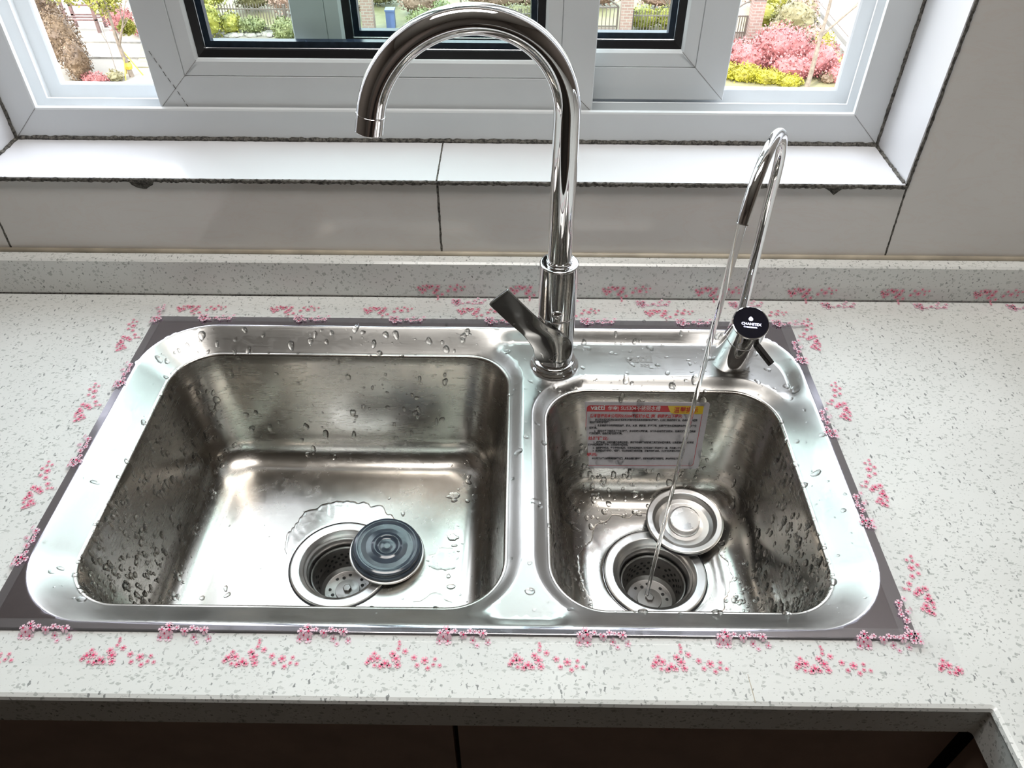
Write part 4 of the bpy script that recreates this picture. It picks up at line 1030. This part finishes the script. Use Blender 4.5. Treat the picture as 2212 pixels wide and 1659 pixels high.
for i, (a, b, c_) in enumerate(((11.25, 11.42, 0.22), (11.62, 11.78, 0.22))):
    m = MB(); m.add([(a, 27.0, G), (b, 27.0, G), (b, 40, G), (a, 40, G), (a, 27.0, G+c_), (b, 27.0, G+c_), (b, 40, G+c_), (a, 40, G+c_)], [(0, 3, 2, 1), (4, 5, 6, 7), (0, 1, 5, 4), (1, 2, 6, 5), (2, 3, 7, 6), (3, 0, 4, 7)])
    struct(m.build('kerb', 'kerb'))
def leaves(mb, c, rad, n, size, rnd, k=0, shell=0.45):
    for _ in range(n):
        while True:
            v = Vector((rnd.uniform(-1, 1), rnd.uniform(-1, 1), rnd.uniform(-1, 1)))
            if shell < v.length < 1: break
        w_ = 1+0.25*noise.noise(Vector((v.x*2.3+c[0], v.y*2.3+c[1], v.z*2.3)))
        p = Vector(c)+Vector((v.x*rad[0]*w_, v.y*rad[1]*w_, v.z*rad[2]*w_))
        if p.z < G+0.02: p.z = G+0.02+rnd.random()*0.1
        d_ = Vector((rnd.gauss(0, 1), rnd.gauss(0, 1), rnd.gauss(0, 1)+0.5)).normalized(); a_, b_ = frame_from(d_); s_ = size*rnd.uniform(0.6, 1.3)
        mb.add([p, p+d_*s_*0.5+a_*s_*0.32, p+d_*s_, p+d_*s_*0.5-a_*s_*0.32+b_*s_*0.1], [(0, 1, 2), (0, 2, 3)], k)
def shrub(name, label, lumps, mat, n, size, seed, cat='shrub', group=None, stems=True):
    rnd = random.Random(seed); x = sum(l[0] for l in lumps)/len(lumps); y = sum(l[1] for l in lumps)/len(lumps)
    mb = MB(); tot = sum(l[3]*l[5] for l in lumps)
    for l in lumps:
        leaves(mb, (l[0], l[1], G+l[2]), l[3:6], int(1.5*n*l[3]*l[5]/tot), size*1.15, rnd)
        bm = bmesh.new(); bmesh.ops.create_icosphere(bm, subdivisions=3, radius=0.74)
        vv = [v.co*(1+0.25*noise.noise(v.co*3+Vector((l[0], l[1], 0)))) for v in bm.verts]; ff = [tuple(v.index for v in f.verts) for f in bm.faces]; bm.free()
        mb.add([(l[0]+v.x*l[3], l[1]+v.y*l[4], max(G+0.01, G+l[2]+v.z*l[5])) for v in vv], ff)
    e = mb.build(name, mat); tag(e, label, cat, group)
    if False:
        mb = MB()
        for l in lumps:
            for i in range(5):
                a = rnd.uniform(0, 6.28); mb.add(*tube([(l[0], l[1], G), (l[0]+math.cos(a)*l[3]*0.4, l[1]+math.sin(a)*l[4]*0.4, G+l[2]+l[5]*0.3)], 0.018, 5))
        mb.build('stems', 'bark', e)
    return e
def limb(mb, p, d, length, r, depth, rnd, spread=0.5, lean=(0, 0)):
    P = [Vector(p)]; d = Vector(d).normalized(); n = 5
    for i in range(n):
        d = (d+Vector((rnd.gauss(0, .07), rnd.gauss(0, .07), 0.03))).normalized(); P.append(P[-1]+d*length/n)
    mb.add(*tube(P, [r*(1-0.45*i/n) for i in range(n+1)], 8)); tips = [P[-1]]
    if depth > 0:
        for j in range(3 if depth > 1 else 2):
            q = P[rnd.choice((3, 4, 5))]; dd = (d+Vector((rnd.gauss(0, spread), rnd.gauss(0, spread), 0.15))).normalized()
            tips += limb(mb, q, dd, length*0.62, r*0.5, depth-1, rnd, spread)
    return tips
def tree(name, label, base, lean, height, r, mat, nleaf, lsize, seed, depth=3, crown=None):
    rnd = random.Random(seed); e = empty(name, (base[0], base[1], G), label=label, cat='tree'); mb = MB()
    tips = limb(mb, (base[0], base[1], G), (lean[0], lean[1], 1), height, r, depth, rnd)
    mb.build('trunk', 'bark', e)
    if nleaf:
        mb = MB()
        for t_ in (crown or tips):
            cc = t_ if crown is None else (t_[0], t_[1], G+t_[2]); leaves(mb, cc, (0.5, 0.5, 0.35) if crown is None else t_[3:6], nleaf//len(crown or tips), lsize, rnd, 0, 0.0)
        mb.build('crown', mat, e)
    return e
shrub('azalea_shrub', 'large mass of salmon pink blossom seen through the right-hand window opening', [(7.6, 26.9, 0.35, 1.0, 0.8, 0.6), (8.8, 27.2, 0.55, 1.2, 0.9, 0.85), (9.0, 26.2, 0.3, 0.9, 0.6, 0.5), (9.9, 26.6, 0.4, 0.8, 0.8, 0.65), (10.4, 25.9, 0.2, 0.5, 0.4, 0.4), (6.6, 27.0, 0.3, 0.9, 0.7, 0.55)], 'azalea', 6500, 0.085, 11, 'flowers')
shrub('yellow_shrub', 'bright yellow low flowering shrub in front of the pink blossom', [(7.4, 25.9, 0.2, 0.6, 0.35, 0.35), (8.1, 25.7, 0.15, 0.6, 0.3, 0.32), (8.75, 25.45, 0.12, 0.45, 0.28, 0.28), (6.7, 26.1, 0.2, 0.6, 0.35, 0.35)], 'forsythia', 3200, 0.065, 12, 'flowers')
shrub('yellow_shrub', 'yellow flowering shrub to the right of the pale birch trunk', [(10.35, 27.6, 0.5, 0.38, 0.4, 0.5), (10.55, 26.8, 0.2, 0.3, 0.4, 0.3), (10.75, 26.2, 0.15, 0.35, 0.3, 0.22)], 'forsythia', 1600, 0.065, 13, 'flowers')
shrub('olive_bush', 'sparse olive bush behind the pink blossom in the right opening', [(9.9, 29.8, 0.7, 0.9, 0.7, 0.8), (9.2, 29.4, 0.4, 0.5, 0.5, 0.5)], 'olive_leaf', 900, 0.09, 14)
shrub('lime_bush', 'sparse lime leaved bush left of the thin tree in the right opening', [(9.0, 30.6, 0.6, 0.6, 0.5, 0.5), (9.6, 31.6, 0.9, 0.6, 0.5, 0.5)], 'lime_leaf', 420, 0.09, 15)
shrub('russet_bush', 'small russet bush at the right edge of the pink blossom', [(10.05, 25.75, 0.15, 0.3, 0.25, 0.22), (9.75, 28.2, 0.5, 0.5, 0.4, 0.5)], 'russet_leaf', 600, 0.07, 16)
tree('birch_tree', 'pale slender tree rising through the pink blossom', (9.20, 25.1), (0.03, 0.02), 2.7, 0.085, 'lime_leaf', 60, 0.08, 21, 3)
tree('thin_tree', 'thin leaning sapling behind the pink blossom', (9.48, 30.0), (0.16, 0.05), 2.2, 0.05, 'lime_leaf', 120, 0.08, 22, 2)
def pillar(x, y, h_, label, w_=0.42):
    e = empty('brick_pillar', (x, y, G), label=label, cat='pillar', group='brick gate pillars'); mb = MB(); gbox(mb, x-w_/2, x+w_/2, y-w_/2, y+w_/2, 0, h_); mb.build('pillar_shaft', 'brick', e)
    mb = MB(); gbox(mb, x-w_/2-.07, x+w_/2+.07, y-w_/2-.07, y+w_/2+.07, h_, h_+0.09); gbox(mb, x-w_/2, x+w_/2, y-w_/2, y+w_/2, h_+.09, h_+0.14); mb.build('pillar_cap', 'kerb', e)
pillar(8.32, 29.3, 1.60, 'brick gate pillar with pale cap seen in the right-hand window opening')
pillar(3.82, 29.9, 1.55, 'brick gate pillar between the iron gate and the spiked fence')
pillar(-5.55, 30.2, 1.55, 'brick gate pillar left of the tap arch, near the blue bin')
def iron_gate(x0, x1, y, h_, label):
    e = empty('iron_gate', ((x0+x1)/2, y, G), label=label, cat='gate', group='iron garden gates'); mb = MB(); n = 7
    for z in (0.05, 0.35, h_-0.35): gbox(mb, x0, x1, y-.02, y+.02, z, z+0.05)
    for i in range(n+1): x = x0+(x1-x0)*i/n; gbox(mb, x-.015-(0.02 if i in (0, n) else 0), x+.015+(0.02 if i in (0, n) else 0), y-.015, y+.015, 0, h_-0.3)
    mb.add(*tube([(x0+(x1-x0)*i/12, y, G+h_-0.3+0.45*math.sin(PI*i/12*0.5+PI/2 if x0 < 3 else PI*i/12*.5)) for i in range(13)], 0.03, 8))
    mb.build('gate_bars', 'iron', e)
    mb = MB(); gbox(mb, x0+.05, x1-.05, y-.012, y+.012, 0.08, 0.33); mb.build('gate_panel', 'pale_paving', e)
iron_gate(2.55, 3.52, 29.95, 1.35, 'black iron gate with an arched top seen left of the brick pillar')
iron_gate(7.45, 8.05, 29.4, 1.25, 'narrow dark iron gate beside the pillar in the right opening')
def fence(x0, x1, y, h_, label, step=0.105):
    e = empty('iron_fence', ((x0+x1)/2, y, G), label=label, cat='fence', group='spiked iron garden fences'); mb = MB(); n = int((x1-x0)/step)
    for i in range(n+1):
        x = x0+(x1-x0)*i/n; gbox(mb, x-.014, x+.014, y-.01, y+.01, 0.05, h_)
        mb.add([(x-.022, y, G+h_), (x, y-.02, G+h_), (x+.022, y, G+h_), (x, y+.02, G+h_), (x, y, G+h_+0.10)], [(0, 1, 4), (1, 2, 4), (2, 3, 4), (3, 0, 4)])
    mb.build('fence_bars', 'iron', e)
    mb = MB(); gbox(mb, x0, x1, y-.018, y+.018, h_-0.14, h_-0.10); gbox(mb, x0, x1, y-.018, y+.018, 0.10, 0.14); mb.build('fence_rails', 'iron', e)
    for px_ in (x0, (x0+x1)/2, x1):
        mb = MB(); gbox(mb, px_-.03, px_+.03, y-.03, y+.03, 0, h_+.05); mb.build('fence_post', 'iron', e)
fence(4.10, 7.3, 30.1, 0.82, 'spiked iron fence in front of a green hedge, right of the tall faucet')
fence(-2.40, 2.4, 30.2, 0.82, 'spiked iron fence seen through the middle pane right of the arch top')
fence(-11.3, -5.9, 30.25, 0.90, 'spiked iron fence seen through the left pane')
shrub('hedge', 'yellow green hedge behind the spiked fence right of the tall faucet', [(4.6, 30.8, 0.4, 0.7, 0.4, 0.45), (5.6, 30.9, 0.4, 0.8, 0.4, 0.45), (6.7, 30.9, 0.4, 0.8, 0.4, 0.45)], 'lime_leaf', 1500, 0.08, 31, 'hedge')
shrub('hedge', 'dull green hedge behind the fence in the middle pane', [(-1.6, 30.9, 0.4, 0.9, 0.4, 0.45), (0.0, 31, 0.4, 1.0, 0.4, 0.45), (1.5, 30.9, 0.4, 0.9, 0.4, 0.45)], 'olive_leaf', 1500, 0.08, 32, 'hedge')
shrub('green_bush', 'green bush in the middle of the garden behind the arch of the tall faucet', [(-3.6, 30.2, 0.4, 0.6, 0.5, 0.5), (-2.9, 30.9, 0.5, 0.4, 0.4, 0.5)], 'green_leaf', 1100, 0.08, 33)
shrub('green_bush', 'tall pale green bush at the left end of the spiked fence', [(-11.3, 29.6, 0.6, 0.6, 0.5, 0.7), (-10.6, 30.0, 0.35, 0.5, 0.4, 0.4), (-11.6, 31.3, 1.1, 0.8, 0.6, 0.7)], 'lime_leaf', 2200, 0.08, 34)
shrub('green_bush', 'small green bush in front of the spiked fence at its right end', [(-8.5, 29.5, 0.3, 0.5, 0.4, 0.45), (-9.8, 29.95, 0.3, 0.6, 0.3, 0.3)], 'green_leaf', 1400, 0.08, 35)
shrub('dusty_bush', 'dusty pink bush beyond the left spiked fence', [(-8.9, 32.0, 0.6, 0.9, 0.5, 0.5), (-6.6, 31.5, 0.5, 0.7, 0.5, 0.5)], 'dusty_pink', 1500, 0.09, 36)
shrub('dusty_bush', 'dusty pink bush beyond the brick pillar and blue bin', [(-3.9, 32.2, 0.6, 0.9, 0.5, 0.6), (-1.0, 32.6, 0.6, 1.4, 0.5, 0.5)], 'dusty_pink', 1500, 0.09, 37)
tree('bare_tree', 'bare branched tree behind the fence right of the tall faucet', (5.55, 30.6), (0.02, 0), 1.0, 0.05, None, 0, 0, 41, 4)
tree('bare_tree', 'bare tree in the middle of the garden above the faucet arch', (-2.2, 31.6), (-0.05, 0), 1.2, 0.05, None, 0, 0, 42, 4)
m = MB(); gbox(m, -4.98, -4.66, 30.6, 30.9, 0, 0.62); gbox(m, -5.0, -4.64, 30.57, 30.93, 0.62, 0.68); tag(m.build('garden_bin', 'blue'), 'small blue bin standing in the garden behind the faucet arch', 'bin')
def rocks(x0, x1, y, n, seed, label):
    rnd = random.Random(seed)
    for i in range(n):
        x = x0+(x1-x0)*(i+0.5)/n; bm = bmesh.new(); bmesh.ops.create_icosphere(bm, subdivisions=2, radius=1)
        sx_, sy_, sz_ = rnd.uniform(.12, .24), rnd.uniform(.1, .2), rnd.uniform(.06, .12)
        for v in bm.verts: v.co = Vector((v.co.x*sx_, v.co.y*sy_, max(-0.3, v.co.z)*sz_))*(1+0.25*noise.noise(v.co*1.7+Vector((i*3.1, seed, 0))))
        me = bpy.data.meshes.new('garden_stone'); bm.to_mesh(me); bm.free(); me.materials.append(M['stone']); o = link('garden_stone', me); o.location = (x, y+rnd.uniform(-.1, .1), G+0.03)
        tag(o, label % ('first second third fourth fifth sixth seventh eighth ninth tenth eleventh'.split()[i]), 'stone', 'pale edging stones in the garden')
rocks(-11.0, -8.6, 29.75, 11, 5, '%s pale edging stone from the left in front of the left spiked fence')
e = empty('timber_frame', (-16.0, 30.2, G), label='reddish brown timber bench frame beyond the left opening', cat='bench'); m = MB()
for x in (-16.6, -15.5):
    for y in (30.0, 30.6): m = MB(); gbox(m, x-.05, x+.05, y-.05, y+.05, 0, 1.2); m.build('post', 'timber', e)
for z, y in ((0.42, 30.0), (0.42, 30.3), (0.42, 30.6), (0.75, 30.6), (1.0, 30.6)): m = MB(); gbox(m, -16.65, -15.45, y-.05, y+.05, z, z+.05); m.build('slat', 'timber', e)
shrub('russet_hedge', 'tall russet brown bush against the left window jamb', [(-14.3, 25.6, 0.6, 0.45, 0.5, 0.8), (-14.9, 26.3, 1.0, 0.6, 0.6, 1.0), (-15.6, 27.0, 1.6, 0.6, 0.6, 1.0)], 'russet_leaf', 4200, 0.075, 51)
tree('lime_tree', 'yellow green tree with a forked trunk in the left window opening', (-12.78, 25.84), (-0.10, 0), 1.7, 0.085, 'lime_leaf', 5200, 0.10, 52, 3,
     [(-13.9, 26.0, 2.55, 0.9, 0.7, 0.35), (-12.9, 25.9, 2.35, 0.5, 0.6, 0.45), (-15.2, 26.6, 3.0, 0.9, 0.6, 0.3), (-12.5, 26, 1.5, 0.25, 0.25, 0.2)])
m = MB(); m.add(*lathe([(0.10, 0), (0.12, 0.1), (0.09, 0.22)], 10, (-12.78, 25.84, G+0.25)))
for a in (0.3, 2.4, 4.5): m.add(*tube([(-12.78+0.35*math.cos(a), 25.84+0.35*math.sin(a), G), (-12.8, 25.84, G+0.8)], 0.02, 6))
tag(m.build('tree_stakes', 'tie'), 'yellow tied stakes round the foot of the forked tree', 'stakes')
shrub('pink_bush', 'small low pink bush at the bottom of the left window opening', [(-13.75, 25.3, 0.1, 0.45, 0.25, 0.22)], 'azalea', 600, 0.06, 53, 'flowers')
shrub('olive_bush', 'small olive plant at the foot of the forked tree', [(-13.15, 25.5, 0.12, 0.3, 0.25, 0.2), (-12.4, 27.9, 0.4, 0.3, 0.3, 0.3)], 'olive_leaf', 350, 0.07, 54)
tree('sapling', 'bare thin sapling on the pale path in the left window opening', (-13.3, 26.0), (-0.35, 0.1), 1.0, 0.012, None, 0, 0, 55, 2)
for i, (y, a, b) in enumerate(((27.4, -15.2, -12.9), (28.9, -15.8, -13.6))):
    m = MB(); gbox(m, a, b, y, y+0.12, 0, 0.06); struct(m.build('path_edge', 'stone'))

shrub('dusty_bush', 'dusty pink thicket along the far side of the garden, right of the blue bin', [(0.6, 33.0, 0.5, 1.3, 0.6, 0.5), (3.0, 33.4, 0.5, 1.2, 0.6, 0.5), (5.8, 33.2, 0.5, 1.4, 0.6, 0.5)], 'dusty_pink', 2600, 0.09, 71)
shrub('olive_thicket', 'olive thicket filling the back of the garden behind the left fence', [(-10.4, 32.6, 0.6, 1.0, 0.6, 0.6), (-7.8, 33.0, 0.5, 1.1, 0.6, 0.5), (-5.6, 33.4, 0.5, 1.0, 0.6, 0.5)], 'olive_leaf', 3000, 0.09, 72)
shrub('pale_thicket', 'pale russet thicket in the upper part of the right opening', [(9.6, 33.2, 0.6, 0.9, 0.6, 0.6), (10.7, 31.5, 0.6, 0.6, 0.6, 0.6), (10.4, 28.9, 0.4, 0.5, 0.4, 0.4)], 'dusty_pink', 1500, 0.08, 73)
shrub('red_bush', 'pinkish bush beside the timber bench in the left opening', [(-14.6, 30.0, 0.45, 0.6, 0.4, 0.5), (-13.7, 29.6, 0.3, 0.4, 0.3, 0.35)], 'azalea', 1200, 0.07, 74)
